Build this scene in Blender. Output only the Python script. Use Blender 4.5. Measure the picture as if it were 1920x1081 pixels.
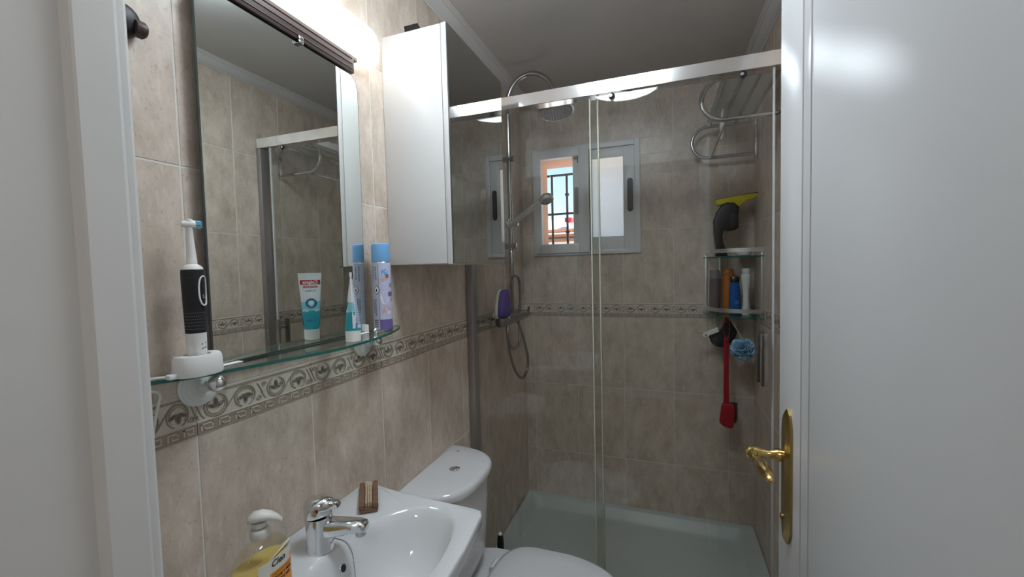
import bpy, bmesh, math, random
from mathutils import Vector, Matrix, noise
random.seed(7)
for o in list(bpy.data.objects): bpy.data.objects.remove(o)
scene = bpy.context.scene
COL = scene.collection
PI = math.pi

# ------------------------------------------------------------------ camera
F_PX, YAW, PITCH, ROLL = 784.18, -0.349969, -0.0477477, -0.0254582
CAM = Vector((0.7585, -0.01606, 1.42107))
fw = Vector((math.sin(YAW)*math.cos(PITCH), math.cos(YAW)*math.cos(PITCH), math.sin(PITCH)))
r0 = Vector((math.cos(YAW), -math.sin(YAW), 0)); u0 = r0.cross(fw)
rt = r0*math.cos(ROLL)+u0*math.sin(ROLL); up = -r0*math.sin(ROLL)+u0*math.cos(ROLL)
cam = bpy.data.cameras.new('camera'); camo = bpy.data.objects.new('camera', cam); COL.objects.link(camo)
m = Matrix((rt, up, -fw)).transposed().to_4x4(); m.translation = CAM
camo.matrix_world = m
cam.sensor_fit = 'HORIZONTAL'; cam.sensor_width = 36; cam.lens = F_PX/1920*36; cam.clip_start = 0.01
scene.camera = camo

# ------------------------------------------------------------------ world, sun, exposure
W_SKY, SUN_E = 0.125, 5.0
CEIL_LAMP_E, WALL_LAMP_E, HALL_FILL_E = 11.2, 2.0, 12.0
world = bpy.data.worlds.new('world'); scene.world = world; world.use_nodes = True
nt = world.node_tree; nt.nodes.clear()
sky = nt.nodes.new('ShaderNodeTexSky'); sky.sky_type = 'NISHITA'; sky.sun_disc = False
sky.sun_elevation = math.radians(48); sky.sun_rotation = math.radians(120); sky.ozone_density = 2.0; sky.air_density = 1.2
bg = nt.nodes.new('ShaderNodeBackground'); bg.inputs[1].default_value = W_SKY
wo = nt.nodes.new('ShaderNodeOutputWorld')
nt.links.new(sky.outputs[0], bg.inputs[0]); nt.links.new(bg.outputs[0], wo.inputs[0])
sun = bpy.data.lights.new('sun', 'SUN'); sun.energy = SUN_E; sun.angle = math.radians(.5); sun.color = (1, .95, .87)
suno = bpy.data.objects.new('sun', sun); COL.objects.link(suno)
suno.rotation_euler = Vector((-.75, .22, -.85)).to_track_quat('-Z', 'Y').to_euler()
vs = scene.view_settings
vs.view_transform = 'Standard'; vs.look = 'None'; vs.gamma = 1; vs.use_curve_mapping = False; vs.exposure = 1.2

# ------------------------------------------------------------------ materials
MATS = {}
def newmat(name):
    m = bpy.data.materials.new(name); m.use_nodes = True; MATS[name] = m
    return m, m.node_tree, m.node_tree.nodes['Principled BSDF']
def mat(name, col, rough=.5, metal=0, spec=.5, coat=0, var=0, scale=30, bump=0, bscale=200, trans=0, ior=1.45, alpha=1, emit=None, estr=0):
    m, t, b = newmat(name)
    b.inputs['Base Color'].default_value = (*col, 1); b.inputs['Roughness'].default_value = rough
    b.inputs['Metallic'].default_value = metal; b.inputs['Specular IOR Level'].default_value = spec
    b.inputs['Coat Weight'].default_value = coat; b.inputs['Transmission Weight'].default_value = trans; b.inputs['IOR'].default_value = ior
    b.inputs['Alpha'].default_value = alpha
    if emit: b.inputs['Emission Color'].default_value = (*emit, 1); b.inputs['Emission Strength'].default_value = estr
    tc = t.nodes.new('ShaderNodeTexCoord')
    if var:
        n = t.nodes.new('ShaderNodeTexNoise'); n.inputs['Scale'].default_value = scale; n.inputs['Detail'].default_value = 5
        t.links.new(tc.outputs['Object'], n.inputs['Vector'])
        mx = t.nodes.new('ShaderNodeMix'); mx.data_type = 'RGBA'
        mx.inputs[6].default_value = (*[c*(1-var) for c in col], 1); mx.inputs[7].default_value = (*[min(1, c*(1+var)) for c in col], 1)
        t.links.new(n.outputs[0], mx.inputs[0]); t.links.new(mx.outputs[2], b.inputs['Base Color'])
    if bump:
        n = t.nodes.new('ShaderNodeTexNoise'); n.inputs['Scale'].default_value = bscale; n.inputs['Detail'].default_value = 4
        t.links.new(tc.outputs['Object'], n.inputs['Vector'])
        bp = t.nodes.new('ShaderNodeBump'); bp.inputs['Strength'].default_value = bump; bp.inputs['Distance'].default_value = .002
        t.links.new(n.outputs[0], bp.inputs['Height']); t.links.new(bp.outputs[0], b.inputs['Normal'])
    return m
def tile_mat(name, c0, c1, c2, pit):
    """beige stoneware: soft vertical clouding, streaks and small grey pits"""
    m, t, b = newmat(name); N = t.nodes.new; L = t.links.new
    tc = N('ShaderNodeTexCoord'); oi = N('ShaderNodeObjectInfo')
    mul = N('ShaderNodeMath'); mul.operation = 'MULTIPLY'; mul.inputs[1].default_value = 37
    L(oi.outputs['Random'], mul.inputs[0])
    add = N('ShaderNodeVectorMath'); add.operation = 'ADD'; L(tc.outputs['Object'], add.inputs[0]); L(mul.outputs[0], add.inputs[1])
    mp = N('ShaderNodeMapping'); mp.inputs['Scale'].default_value = (1, .5, 1); L(add.outputs[0], mp.inputs[0])
    n1 = N('ShaderNodeTexNoise'); n1.inputs['Scale'].default_value = 18; n1.inputs['Detail'].default_value = 8; n1.inputs['Roughness'].default_value = .68; L(mp.outputs[0], n1.inputs['Vector'])
    r1 = N('ShaderNodeValToRGB'); e = r1.color_ramp.elements
    e[0].position = .33; e[0].color = (*c0, 1); e[1].position = .67; e[1].color = (*c1, 1)
    L(n1.outputs[0], r1.inputs[0])
    n2 = N('ShaderNodeTexNoise'); n2.inputs['Scale'].default_value = 230; n2.inputs['Detail'].default_value = 3; L(mp.outputs[0], n2.inputs['Vector'])
    r2 = N('ShaderNodeValToRGB'); e = r2.color_ramp.elements; e[0].position = .60; e[0].color = (0, 0, 0, 1); e[1].position = .74; e[1].color = (1, 1, 1, 1)
    L(n2.outputs[0], r2.inputs[0])
    mx = N('ShaderNodeMix'); mx.data_type = 'RGBA'; mx.inputs[7].default_value = (*pit, 1)
    m3 = N('ShaderNodeMath'); m3.operation = 'MULTIPLY'; m3.inputs[1].default_value = .42; L(r2.outputs[0], m3.inputs[0])
    L(m3.outputs[0], mx.inputs[0]); L(r1.outputs[0], mx.inputs[6])
    n3 = N('ShaderNodeTexNoise'); n3.inputs['Scale'].default_value = 120; n3.inputs['Detail'].default_value = 2
    mp2 = N('ShaderNodeMapping'); mp2.inputs['Scale'].default_value = (1, .22, 1); L(add.outputs[0], mp2.inputs[0]); L(mp2.outputs[0], n3.inputs['Vector'])
    r3 = N('ShaderNodeValToRGB'); e = r3.color_ramp.elements; e[0].position = .58; e[0].color = (0, 0, 0, 1); e[1].position = .8; e[1].color = (.5, .5, .5, 1); L(n3.outputs[0], r3.inputs[0])
    mx2 = N('ShaderNodeMix'); mx2.data_type = 'RGBA'; mx2.inputs[7].default_value = (*c2, 1); L(r3.outputs[0], mx2.inputs[0]); L(mx.outputs[2], mx2.inputs[6])
    L(mx2.outputs[2], b.inputs['Base Color'])
    b.inputs['Roughness'].default_value = .34; b.inputs['Specular IOR Level'].default_value = .4
    bp = N('ShaderNodeBump'); bp.inputs['Strength'].default_value = .12; bp.inputs['Distance'].default_value = .002; L(n2.outputs[0], bp.inputs['Height']); L(bp.outputs[0], b.inputs['Normal'])
    return m
def glass_mat(name, tint, ior=1.5, rough=0.0, glossy=(1, 1, 1)):
    """thin clear sheet: Fresnel reflection over a straight see-through"""
    m, t, b = newmat(name); t.nodes.remove(b); N = t.nodes.new; L = t.links.new
    geo = N('ShaderNodeNewGeometry'); mi = N('ShaderNodeMix'); mi.data_type = 'FLOAT'
    mi.inputs[2].default_value = ior; mi.inputs[3].default_value = 1/ior; L(geo.outputs['Backfacing'], mi.inputs[0])
    fr = N('ShaderNodeFresnel'); L(mi.outputs[0], fr.inputs['IOR'])
    tr = N('ShaderNodeBsdfTransparent'); tr.inputs[0].default_value = (*tint, 1)
    gl = N('ShaderNodeBsdfGlossy'); gl.inputs['Roughness'].default_value = rough; gl.inputs['Color'].default_value = (*glossy, 1)
    ms = N('ShaderNodeMixShader'); L(fr.outputs[0], ms.inputs[0]); L(tr.outputs[0], ms.inputs[1]); L(gl.outputs[0], ms.inputs[2])
    L(ms.outputs[0], t.nodes['Material Output'].inputs['Surface'])
    return m
tile_mat('tile', (.49, .395, .315), (.72, .615, .52), (.82, .74, .66), (.23, .20, .19))
tile_mat('frieze_base', (.60, .53, .45), (.70, .63, .55), (.74, .69, .62), (.36, .31, .27))
mat('frieze_brown', (.36, .28, .215), .4, var=.25, scale=60)
mat('frieze_line', (.33, .27, .21), .4, var=.2, scale=80)
mat('frieze_leaf', (.15, .135, .11), .4, var=.35, scale=90)
mat('grout', (.74, .70, .64), .9, var=.12, scale=40)
mat('paint_white', (.72, .72, .72), .35, var=.02, scale=6, bump=.05, bscale=90)
mat('door_white', (.61, .61, .61), .36, var=.015, scale=5, bump=.03, bscale=60)
mat('jamb_white', (.70, .685, .66), .42, var=.04, scale=9, bump=.06, bscale=70)
mat('ceiling_paint', (.62, .60, .59), .8, var=.04, scale=5, bump=.1, bscale=140)
mat('cornice_plaster', (.66, .65, .64), .6)
mat('cabinet_white', (.80, .80, .79), .3)
mat('mirror', (.80, .84, .82), .0, metal=1)
mat('mirror_edge', (.06, .075, .07), .2)
mat('cabinet_mirror', (.62, .63, .61), .0, metal=1)
mat('lamp_diffuser', (.95, .95, .95), .4, emit=(1.0, .985, .96), estr=WALL_LAMP_E)
mat('ceiling_diffuser', (.95, .95, .95), .4, emit=(.80, .91, 1.0), estr=CEIL_LAMP_E)
mat('hall_fill_diffuser', (.95, .95, .95), .4, emit=(1.0, .95, .90), estr=HALL_FILL_E)  # glow of the added hall fill lamp
mat('bronze_brown', (.065, .042, .038), .42, metal=.25, var=.35, scale=25)
mat('chrome', (.80, .80, .81), .1, metal=1)
mat('dull_chrome', (.52, .52, .53), .2, metal=1)
mat('dark_chrome', (.26, .25, .25), .3, metal=1)
mat('hose_metal', (.28, .25, .24), .34, metal=1, bump=.5, bscale=900)
mat('aluminium', (.80, .81, .82), .38, metal=1)
mat('rail_chrome', (.88, .87, .86), .12, metal=.93)
mat('profile_grey', (.40, .38, .38), .35, metal=.8)
mat('brass', (.62, .45, .17), .2, metal=1)
mat('brass_old', (.36, .26, .10), .3, metal=1, var=.2, scale=40)
mat('ceramic', (.67, .68, .69), .08, spec=.6)
mat('toilet_white', (.69, .69, .70), .1, spec=.6)
mat('tray_white', (.56, .60, .58), .35, bump=.35, bscale=60)
mat('plastic_white', (.82, .80, .77), .35)
mat('plastic_pale', (.78, .77, .72), .3, trans=.15)
mat('rubber_black', (.012, .011, .014), .45)
mat('black_plastic', (.018, .016, .018), .32)
mat('grey_plastic', (.17, .165, .165), .4)
mat('light_grey', (.55, .55, .55), .4)
mat('yellow_plastic', (.66, .55, .02), .35)
mat('red_plastic', (.40, .012, .022), .35)
mat('dark_red', (.17, .01, .02), .5)
mat('bristle_black', (.05, .044, .042), .7)
mat('pouf_blue', (.46, .72, .90), .6, var=.12, scale=50)
mat('mitt_black', (.022, .021, .024), .8, bump=.6, bscale=260)
mat('paper_white', (.78, .78, .76), .6)
mat('cord_white', (.75, .72, .66), .45)
mat('purple_sponge', (.10, .055, .28), .9, bump=.8, bscale=300)
mat('sponge_cream', (.66, .64, .50), .9, bump=.8, bscale=250)
mat('wood', (.19, .105, .062), .55, var=.35, scale=60)
mat('wood_light', (.52, .41, .28), .6, var=.3, scale=90)
mat('orange_plastic', (.55, .16, .03), .4)
mat('blue_plastic', (.01, .10, .36), .35)
mat('smoke_plastic', (.16, .125, .13), .25, alpha=.8)
mat('bottle_white', (.78, .79, .77), .35)
mat('cap_blue', (.17, .40, .70), .35)
mat('can_lilac', (.55, .57, .76), .25, var=.12, scale=22)
mat('can_grey', (.45, .48, .57), .28)
mat('can_white', (.74, .73, .80), .28)
mat('can_purple', (.17, .13, .36), .3)
mat('can_pink', (.62, .42, .42), .35, var=.25, scale=80)
mat('can_metal', (.5, .5, .52), .25, metal=1)
mat('ink_black', (.01, .01, .012), .5)
mat('ink_grey', (.13, .14, .2), .5)
mat('ink_red', (.55, .02, .03), .4)
mat('ink_blue', (.02, .12, .30), .4)
mat('tube_white', (.80, .82, .83), .3)
mat('tube_teal', (.03, .36, .45), .3, var=.25, scale=40)
mat('tube_light', (.25, .62, .70), .3)
mat('bristle_blue', (.10, .42, .66), .5)
mat('bristle_white', (.75, .8, .84), .5)
mat('label_orange', (.83, .30, .03), .4)
mat('label_cream', (.74, .72, .64), .4)
mat('window_alu', (.74, .74, .75), .32)
mat('window_dark', (.07, .065, .07), .5)
mat('iron', (.03, .035, .045), .5)
mat('render_peach', (.80, .46, .30), .85, bump=.2, bscale=80)
mat('render_white', (.80, .78, .76), .9)
mat('terracotta', (.46, .19, .10), .85, var=.2, scale=8)
mat('floor_tile', (.36, .31, .27), .4, var=.15, scale=8)
mat('cloth_white', (.86, .86, .85), .9, bump=.4, bscale=200)
glass_mat('shower_glass', (.93, .94, .93))
glass_mat('shelf_glass', (.90, .96, .945))
mat('glass_edge', (.03, .17, .14), .1, trans=.3)
mat('glass_edge_pale', (.62, .60, .46), .25)
glass_mat('bottle_clear', (.93, .91, .84), 1.4)
mat('soap_yellow', (.86, .68, .24), .25, trans=.35)
# frosted window pane: scatters daylight through
def frosted():
    m, t, b = newmat('frosted_glass'); t.nodes.remove(b); N = t.nodes.new; L = t.links.new
    tl = N('ShaderNodeBsdfTranslucent'); tl.inputs[0].default_value = (.98, 1, .985, 1)
    gl = N('ShaderNodeBsdfRefraction'); gl.inputs['Roughness'].default_value = .8; gl.inputs['IOR'].default_value = 1.3; gl.inputs['Color'].default_value = (.98, 1, .99, 1)
    ms = N('ShaderNodeMixShader'); ms.inputs[0].default_value = .6
    L(tl.outputs[0], ms.inputs[1]); L(gl.outputs[0], ms.inputs[2]); L(ms.outputs[0], t.nodes['Material Output'].inputs['Surface'])
frosted()

# ------------------------------------------------------------------ mesh helpers
class MB:
    def __init__(s): s.v = []; s.f = []; s.mi = []; s.mats = []
    def mid(s, name):
        if name not in s.mats: s.mats.append(name)
        return s.mats.index(name)
    def add(s, vs, fs, m):
        o = len(s.v); k = s.mid(m); s.v += [tuple(v) for v in vs]
        for f in fs: s.f.append(tuple(o+i for i in f)); s.mi.append(k)
    def box(s, a, b, m, ch=0):
        x0, y0, z0 = a; x1, y1, z1 = b
        if ch <= 0:
            s.add([(x0,y0,z0),(x1,y0,z0),(x1,y1,z0),(x0,y1,z0),(x0,y0,z1),(x1,y0,z1),(x1,y1,z1),(x0,y1,z1)],
                  [(0,3,2,1),(4,5,6,7),(0,1,5,4),(1,2,6,5),(2,3,7,6),(3,0,4,7)], m); return
        bm = bmesh.new(); bmesh.ops.create_cube(bm, size=1)
        for v in bm.verts: v.co = Vector(((x0+x1)/2+v.co.x*(x1-x0), (y0+y1)/2+v.co.y*(y1-y0), (z0+z1)/2+v.co.z*(z1-z0)))
        bmesh.ops.bevel(bm, geom=bm.edges[:], offset=ch, segments=2, affect='EDGES', profile=.5)
        s.bm(bm, m)
    def bm(s, bm, m):
        bm.verts.index_update(); s.add([v.co[:] for v in bm.verts], [[v.index for v in f.verts] for f in bm.faces], m); bm.free()
    def lathe(s, prof, m, c=(0,0,0), axis='Z', n=28, sx=1, sy=1, caps=True):
        vs = []; fs = []
        for (r, h) in prof:
            for k in range(n):
                a = 2*PI*k/n; p = (r*math.cos(a)*sx, r*math.sin(a)*sy, h)
                if axis == 'X': p = (p[2], p[0], p[1])
                elif axis == 'Y': p = (p[1], p[2], p[0])
                vs.append((c[0]+p[0], c[1]+p[1], c[2]+p[2]))
        for i in range(len(prof)-1):
            for k in range(n):
                a = i*n+k; b = i*n+(k+1) % n; fs.append((a, b, b+n, a+n))
        if caps: fs.append(tuple(range(n-1, -1, -1))); fs.append(tuple(range((len(prof)-1)*n, len(prof)*n)))
        s.add(vs, fs, m)
    def tube(s, pts, r, m, n=12, closed=False):
        pts = [Vector(p) for p in pts]; N = len(pts); rs = r if isinstance(r, (list, tuple)) else [r]*N
        vs = []; fs = []; prev = None
        for i, p in enumerate(pts):
            a = pts[(i-1) % N] if (closed or i > 0) else p; b = pts[(i+1) % N] if (closed or i < N-1) else p
            t = (b-a).normalized()
            if prev is None:
                q = Vector((0,0,1)) if abs(t.z) < .9 else Vector((1,0,0)); u = t.cross(q).normalized()
            else: u = (prev-t*prev.dot(t)).normalized()
            prev = u; w = t.cross(u)
            for k in range(n):
                an = 2*PI*k/n; vs.append(p+(u*math.cos(an)+w*math.sin(an))*rs[i])
        for i in range(N if closed else N-1):
            j = (i+1) % N
            for k in range(n): fs.append((i*n+k, i*n+(k+1) % n, j*n+(k+1) % n, j*n+k))
        if not closed: fs.append(tuple(range(n-1, -1, -1))); fs.append(tuple(range((N-1)*n, N*n)))
        s.add(vs, fs, m)
    def prism(s, poly, a, b, m, axis='Z', ch=0):
        """poly in the two axes other than `axis`, extruded from a to b"""
        def P(p, h): return {'Z': (p[0], p[1], h), 'Y': (p[0], h, p[1]), 'X': (h, p[0], p[1])}[axis]
        n = len(poly); bm = bmesh.new()
        lo = [bm.verts.new(P(p, a)) for p in poly]; hi = [bm.verts.new(P(p, b)) for p in poly]
        bm.faces.new(lo[::-1]); bm.faces.new(hi)
        for i in range(n): bm.faces.new((lo[i], lo[(i+1) % n], hi[(i+1) % n], hi[i]))
        bmesh.ops.recalc_face_normals(bm, faces=bm.faces[:])
        if ch > 0:
            caps = [e for e in bm.edges if (e.verts[0] in lo) == (e.verts[1] in lo)]
            bmesh.ops.bevel(bm, geom=caps, offset=ch, segments=3, affect='EDGES', profile=.5)
        bmesh.ops.triangulate(bm, faces=[f for f in bm.faces if len(f.verts) > 4])
        s.bm(bm, m)
    def loft(s, rings, m, cap0=True, cap1=True, close=True):
        n = len(rings[0]); vs = [p for r in rings for p in r]; fs = []
        for i in range(len(rings)-1):
            for k in range(n if close else n-1): fs.append((i*n+k, i*n+(k+1) % n, (i+1)*n+(k+1) % n, (i+1)*n+k))
        if cap0: fs.append(tuple(range(n-1, -1, -1)))
        if cap1: fs.append(tuple(range((len(rings)-1)*n, len(rings)*n)))
        s.add(vs, fs, m)
    def sphere(s, c, r, m, sc=(1,1,1), seg=16):
        bm = bmesh.new(); bmesh.ops.create_uvsphere(bm, u_segments=seg, v_segments=seg//2+2, radius=r)
        for v in bm.verts: v.co = Vector((c[0]+v.co.x*sc[0], c[1]+v.co.y*sc[1], c[2]+v.co.z*sc[2]))
        s.bm(bm, m)
    def xf(s, M):
        s.v = [tuple(M @ Vector(v)) for v in s.v]; return s
    def mesh(s, name, smooth=38):
        me = bpy.data.meshes.new(name); me.from_pydata(s.v, [], s.f)
        for k in s.mats: me.materials.append(MATS[k])
        me.polygons.foreach_set('material_index', s.mi)
        bm = bmesh.new(); bm.from_mesh(me); bmesh.ops.recalc_face_normals(bm, faces=bm.faces[:]); bm.to_mesh(me); bm.free()
        if smooth:
            me.polygons.foreach_set('use_smooth', [True]*len(me.polygons)); me.set_sharp_from_angle(angle=math.radians(smooth))
        me.update(); return me
    def build(s, name, parent=None, smooth=38, **k):
        o = bpy.data.objects.new(name, s.mesh(name, smooth)); COL.objects.link(o)
        if parent is not None:
            o.parent = parent; o.matrix_parent_inverse = parent_inv(parent)
        tag(o, **k); return o
def world_of(o):
    M = o.matrix_basis.copy()
    if o.parent: M = world_of(o.parent) @ o.matrix_parent_inverse @ M
    return M
def parent_inv(p): return world_of(p).inverted()
def tag(o, label=None, cat=None, group=None, kind=None):
    if label: o['label'] = label
    if cat: o['category'] = cat
    if group: o['group'] = group
    if kind: o['kind'] = kind
    return o
def thing(name, loc, label=None, cat=None, group=None, kind=None):
    o = bpy.data.objects.new(name, None); COL.objects.link(o); o.location = loc; o.empty_display_size = .05
    return tag(o, label, cat, group, kind)
def bez(ctrl, n=8, closed=False):
    """Catmull-Rom through control points"""
    P = [Vector(p) for p in ctrl]; out = []; N = len(P)
    for i in range(N if closed else N-1):
        p0 = P[(i-1) % N] if (closed or i > 0) else P[i]; p1 = P[i]; p2 = P[(i+1) % N]; p3 = P[(i+2) % N] if (closed or i+2 < N) else p2
        for k in range(n):
            t = k/n
            out.append(.5*((2*p1)+(p2-p0)*t+(2*p0-5*p1+4*p2-p3)*t*t+(3*p1-p0-3*p2+p3)*t**3))
    if not closed: out.append(P[-1])
    return out
def text_geo(s, size, shear=0, bold=0, align='CENTER'):
    cu = bpy.data.curves.new('t', 'FONT'); cu.body = s; cu.size = size; cu.align_x = align; cu.align_y = 'CENTER'; cu.shear = shear; cu.offset = bold; cu.resolution_u = 3
    ob = bpy.data.objects.new('t', cu); COL.objects.link(ob)
    dg = bpy.context.evaluated_depsgraph_get(); dg.update(); me = ob.evaluated_get(dg).to_mesh()
    vs = [tuple(v.co) for v in me.vertices]; fs = [tuple(p.vertices) for p in me.polygons]
    ob.evaluated_get(dg).to_mesh_clear(); bpy.data.objects.remove(ob); bpy.data.curves.remove(cu)
    return vs, fs
def put_text(mb, s, size, fn, m, **k):
    vs, fs = text_geo(s, size, **k); mb.add([fn(v[0], v[1]) for v in vs], fs, m)

# ------------------------------------------------------------------ the setting
W, D, H = 1.165, 2.277, 2.366          # width, back wall, ceiling
YF = 0.262                              # inner face of the wall with the door
ZT, ZB, TH, TW = 1.22, 1.1465, .3854, .25
rows = [(ZB-TH*(k+1), ZB-TH*k) for k in range(3)]+[(ZT+TH*k, ZT+TH*(k+1)) for k in range(3)]
WIN = (.066, .645, 1.487, 2.076)
G = .0011                               # half grout joint
GR = .0009                              # mortar sits just behind the tile faces
TT = .008                               # tile thickness proud of the mortar bed

def tile_piece(rects, t=TT):
    mb = MB()
    for (x0, x1, y0, y1) in rects:
        c = .0012
        vs = [(x0,y0,0),(x1,y0,0),(x1,y1,0),(x0,y1,0),(x0,y0,t-c),(x1,y0,t-c),(x1,y1,t-c),(x0,y1,t-c),(x0+c,y0+c,t),(x1-c,y0+c,t),(x1-c,y1-c,t),(x0+c,y1-c,t)]
        fs = [(8,9,10,11)]+[(a,b,b+4,a+4) for a,b in ((0,1),(1,2),(2,3),(3,0))]+[(a,b,b+4,a+4) for a,b in ((4,5),(5,6),(6,7),(7,4))]
        mb.add(vs, fs, 'tile')
    return mb
def frieze_mesh(w, h):
    """scrolled-vine border tile: cream field, two leaf medallions, meander band below"""
    mb = MB(); t = TT; hw, hh = w/2, h/2
    mb.box((-hw, -hh, 0), (hw, hh, t), 'frieze_base')
    mb.box((-hw, hh-.006, t-.001), (hw, hh-.0025, t+.0012), 'frieze_brown')
    b1 = -hh+.021
    mb.box((-hw, -hh+.002, t-.001), (hw, b1, t+.0008), 'frieze_brown')
    mb.box((-hw, b1, t-.001), (hw, b1+.0014, t+.0014), 'frieze_base')
    mb.box((-hw, -hh+.0005, t-.001), (hw, -hh+.002, t+.0014), 'frieze_line')
    n = 8
    for k in range(n):                                   # meander
        x = -hw+w*(k+.5)/n; a = w/n*.34; y0 = -hh+.0055; y1 = b1-.004
        for (p, q) in (((x-a, y0), (x-a+.002, y1)), ((x-a, y1-.002), (x+a, y1)), ((x+a-.002, y0+.004), (x+a, y1)), ((x-a+.006, y0), (x+a, y0+.002)), ((x-a+.006, y0), (x-a+.008, y0+.0055))):
            mb.box((p[0], p[1], t), (q[0], q[1], t+.0016), 'frieze_base')
    yc = (b1+hh-.006)/2; R = .0188
    def ribbon(pts, wd, m='frieze_line', z=t+.0014):
        vs = []; fs = []
        P = [Vector((p[0], p[1], 0)) for p in pts]
        for i, p in enumerate(P):
            d = (P[min(i+1, len(P)-1)]-P[max(i-1, 0)]).normalized(); nn = Vector((-d.y, d.x, 0)); ww = wd*(.55+.45*math.sin(PI*min(1, max(.08, i/(len(P)-1)))))
            vs += [(p+nn*ww)[:2]+(t-.0005,), (p+nn*ww*.5)[:2]+(z,), (p-nn*ww*.5)[:2]+(z,), (p-nn*ww)[:2]+(t-.0005,)]
        for i in range(len(P)-1):
            for k in range(3): fs.append((i*4+k, i*4+k+1, i*4+k+5, i*4+k+4))
        mb.add(vs, fs, m)
    def leaf(x, y, ang, ln, wd):
        vs = [(x, y, t+.0028)]; N = 10
        for k in range(N):
            a = 2*PI*k/N; px, py = ln*math.cos(a), wd*math.sin(a)*(1-.25*math.cos(a))
            vs.append((x+px*math.cos(ang)-py*math.sin(ang), y+px*math.sin(ang)+py*math.cos(ang), t+.0002))
        mb.add(vs, [(0, k+1, (k+1) % N+1) for k in range(N)], 'frieze_leaf')
        ribbon([(x+(ln*1.2*math.cos(a))*math.cos(ang)-(wd*1.3*math.sin(a))*math.sin(ang), y+(ln*1.2*math.cos(a))*math.sin(ang)+(wd*1.3*math.sin(a))*math.cos(ang)) for a in [2*PI*k/12 for k in range(13)]], .0007)
    kx = w/.25
    for n_, fx in enumerate((-.365, -.14, .135, .36)):
        xc = w*fx; s = 1 if n_ % 2 == 0 else -1
        ribbon([(xc+R*1.1*kx*math.cos(a), yc+R*math.sin(a)) for a in [s*(PI*.62+k*PI*1.78/24) for k in range(25)]], .0021)
        ribbon([(xc+(R*1.1-.0042)*kx*math.cos(a), yc+(R-.0042)*math.sin(a)) for a in [s*(PI*.75+k*PI*1.5/18) for k in range(19)]], .0007)
        for a, l, wd_ in ((PI/2*s+.05, .0072, .0030), (PI/2*s+1.15, .0062, .0026), (PI/2*s-1.1, .0062, .0026)):
            leaf(xc+math.cos(a)*.0083, yc+math.sin(a)*.0083-.0035*s, a, l, wd_)
    for x0 in (-.2525*w, .2475*w):                                      # stem joining the two medallions of a pair
        ribbon([(x0+(-.026+.052*k/14)*kx, yc-.0205*math.cos(PI*k/14)) for k in range(15)], .0018)
    for x0, e_ in ((0, 1), (-.487*w, 0), (.487*w, 0)):                  # curls between the pairs
        ribbon([(x0+(-.010+.020*k/12)*kx, yc+.017-.034*k/12+.003*math.sin(2*PI*k/12)) for k in range(13)], .0017)
        for sx_, sy_ in ((1, 1), (-1, -1)):
            cx, cy = x0+sx_*.0055*kx, yc+sy_*.0115
            ribbon([(cx+sx_*(.0058-.0046*k/13)*math.cos(.55*k), cy+sy_*(.0058-.0046*k/13)*math.sin(.55*k)) for k in range(14)], .0012)
    return mb
MESH_CACHE = {}
def tile_wall(wall, basis, u0, u1, first, hole=None, rev=False):
    """hang tiles on a wall: basis maps (along, up, out) to the world"""
    cols = []; k = math.floor((u0-first)/TW)
    while first+k*TW < u1-1e-6:
        a, b = max(u0, first+k*TW), min(u1, first+(k+1)*TW)
        if b-a > .004: cols.append((a, b))
        k += 1
    for (a, b) in cols:
        for (z0, z1) in rows:
            z0 = max(z0, 0); z1 = min(z1, H)
            r = (a+G, b-G, z0+G, z1-G); cx, cz = (a+b)/2, (z0+z1)/2; rects = [r]
            if hole and r[0] < hole[1] and r[1] > hole[0] and r[2] < hole[3] and r[3] > hole[2]:
                rects = []
                if r[2] < hole[2]: rects.append((r[0], r[1], r[2], hole[2]))
                if r[3] > hole[3]: rects.append((r[0], r[1], hole[3], r[3]))
                y0, y1 = max(r[2], hole[2]), min(r[3], hole[3])
                if r[0] < hole[0]: rects.append((r[0], hole[0], y0, y1))
                if r[1] > hole[1]: rects.append((hole[1], r[1], y0, y1))
                rects = [q for q in rects if q[1]-q[0] > .002 and q[3]-q[2] > .002]
                if not rects: continue
            loc = [(q[0]-cx, q[1]-cx, q[2]-cz, q[3]-cz) for q in rects]
            key = tuple(round(x, 4) for q in loc for x in q)
            if key not in MESH_CACHE: MESH_CACHE[key] = tile_piece(loc).mesh('tile', 0)
            o = bpy.data.objects.new('tile', MESH_CACHE[key]); COL.objects.link(o)
            M = basis @ Matrix.Translation((cx, cz, 0)); o.matrix_world = M; o.parent = wall
        key = ('f', round(b-a, 4))
        if key not in MESH_CACHE: MESH_CACHE[key] = frieze_mesh(b-a-2*G, ZT-ZB-.001).mesh('frieze_tile', 0) if b-a > .1 else None
        me = MESH_CACHE[key]
        if me is None:
            mb = MB(); hw = (b-a)/2-G; hh = (ZT-ZB)/2-.0005
            mb.box((-hw,-hh,0),(hw,hh,TT),'frieze_base'); mb.box((-hw,-hh,TT-.001),(hw,-hh+.021,TT+.001),'frieze_brown'); mb.box((-hw,hh-.006,TT-.001),(hw,hh-.0025,TT+.001),'frieze_brown')
            me = MESH_CACHE[key] = mb.mesh('frieze_tile', 0)
        o = bpy.data.objects.new('frieze_tile', me); COL.objects.link(o)
        o.matrix_world = basis @ Matrix.Translation(((a+b)/2, (ZT+ZB)/2, 0)); o.parent = wall

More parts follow.
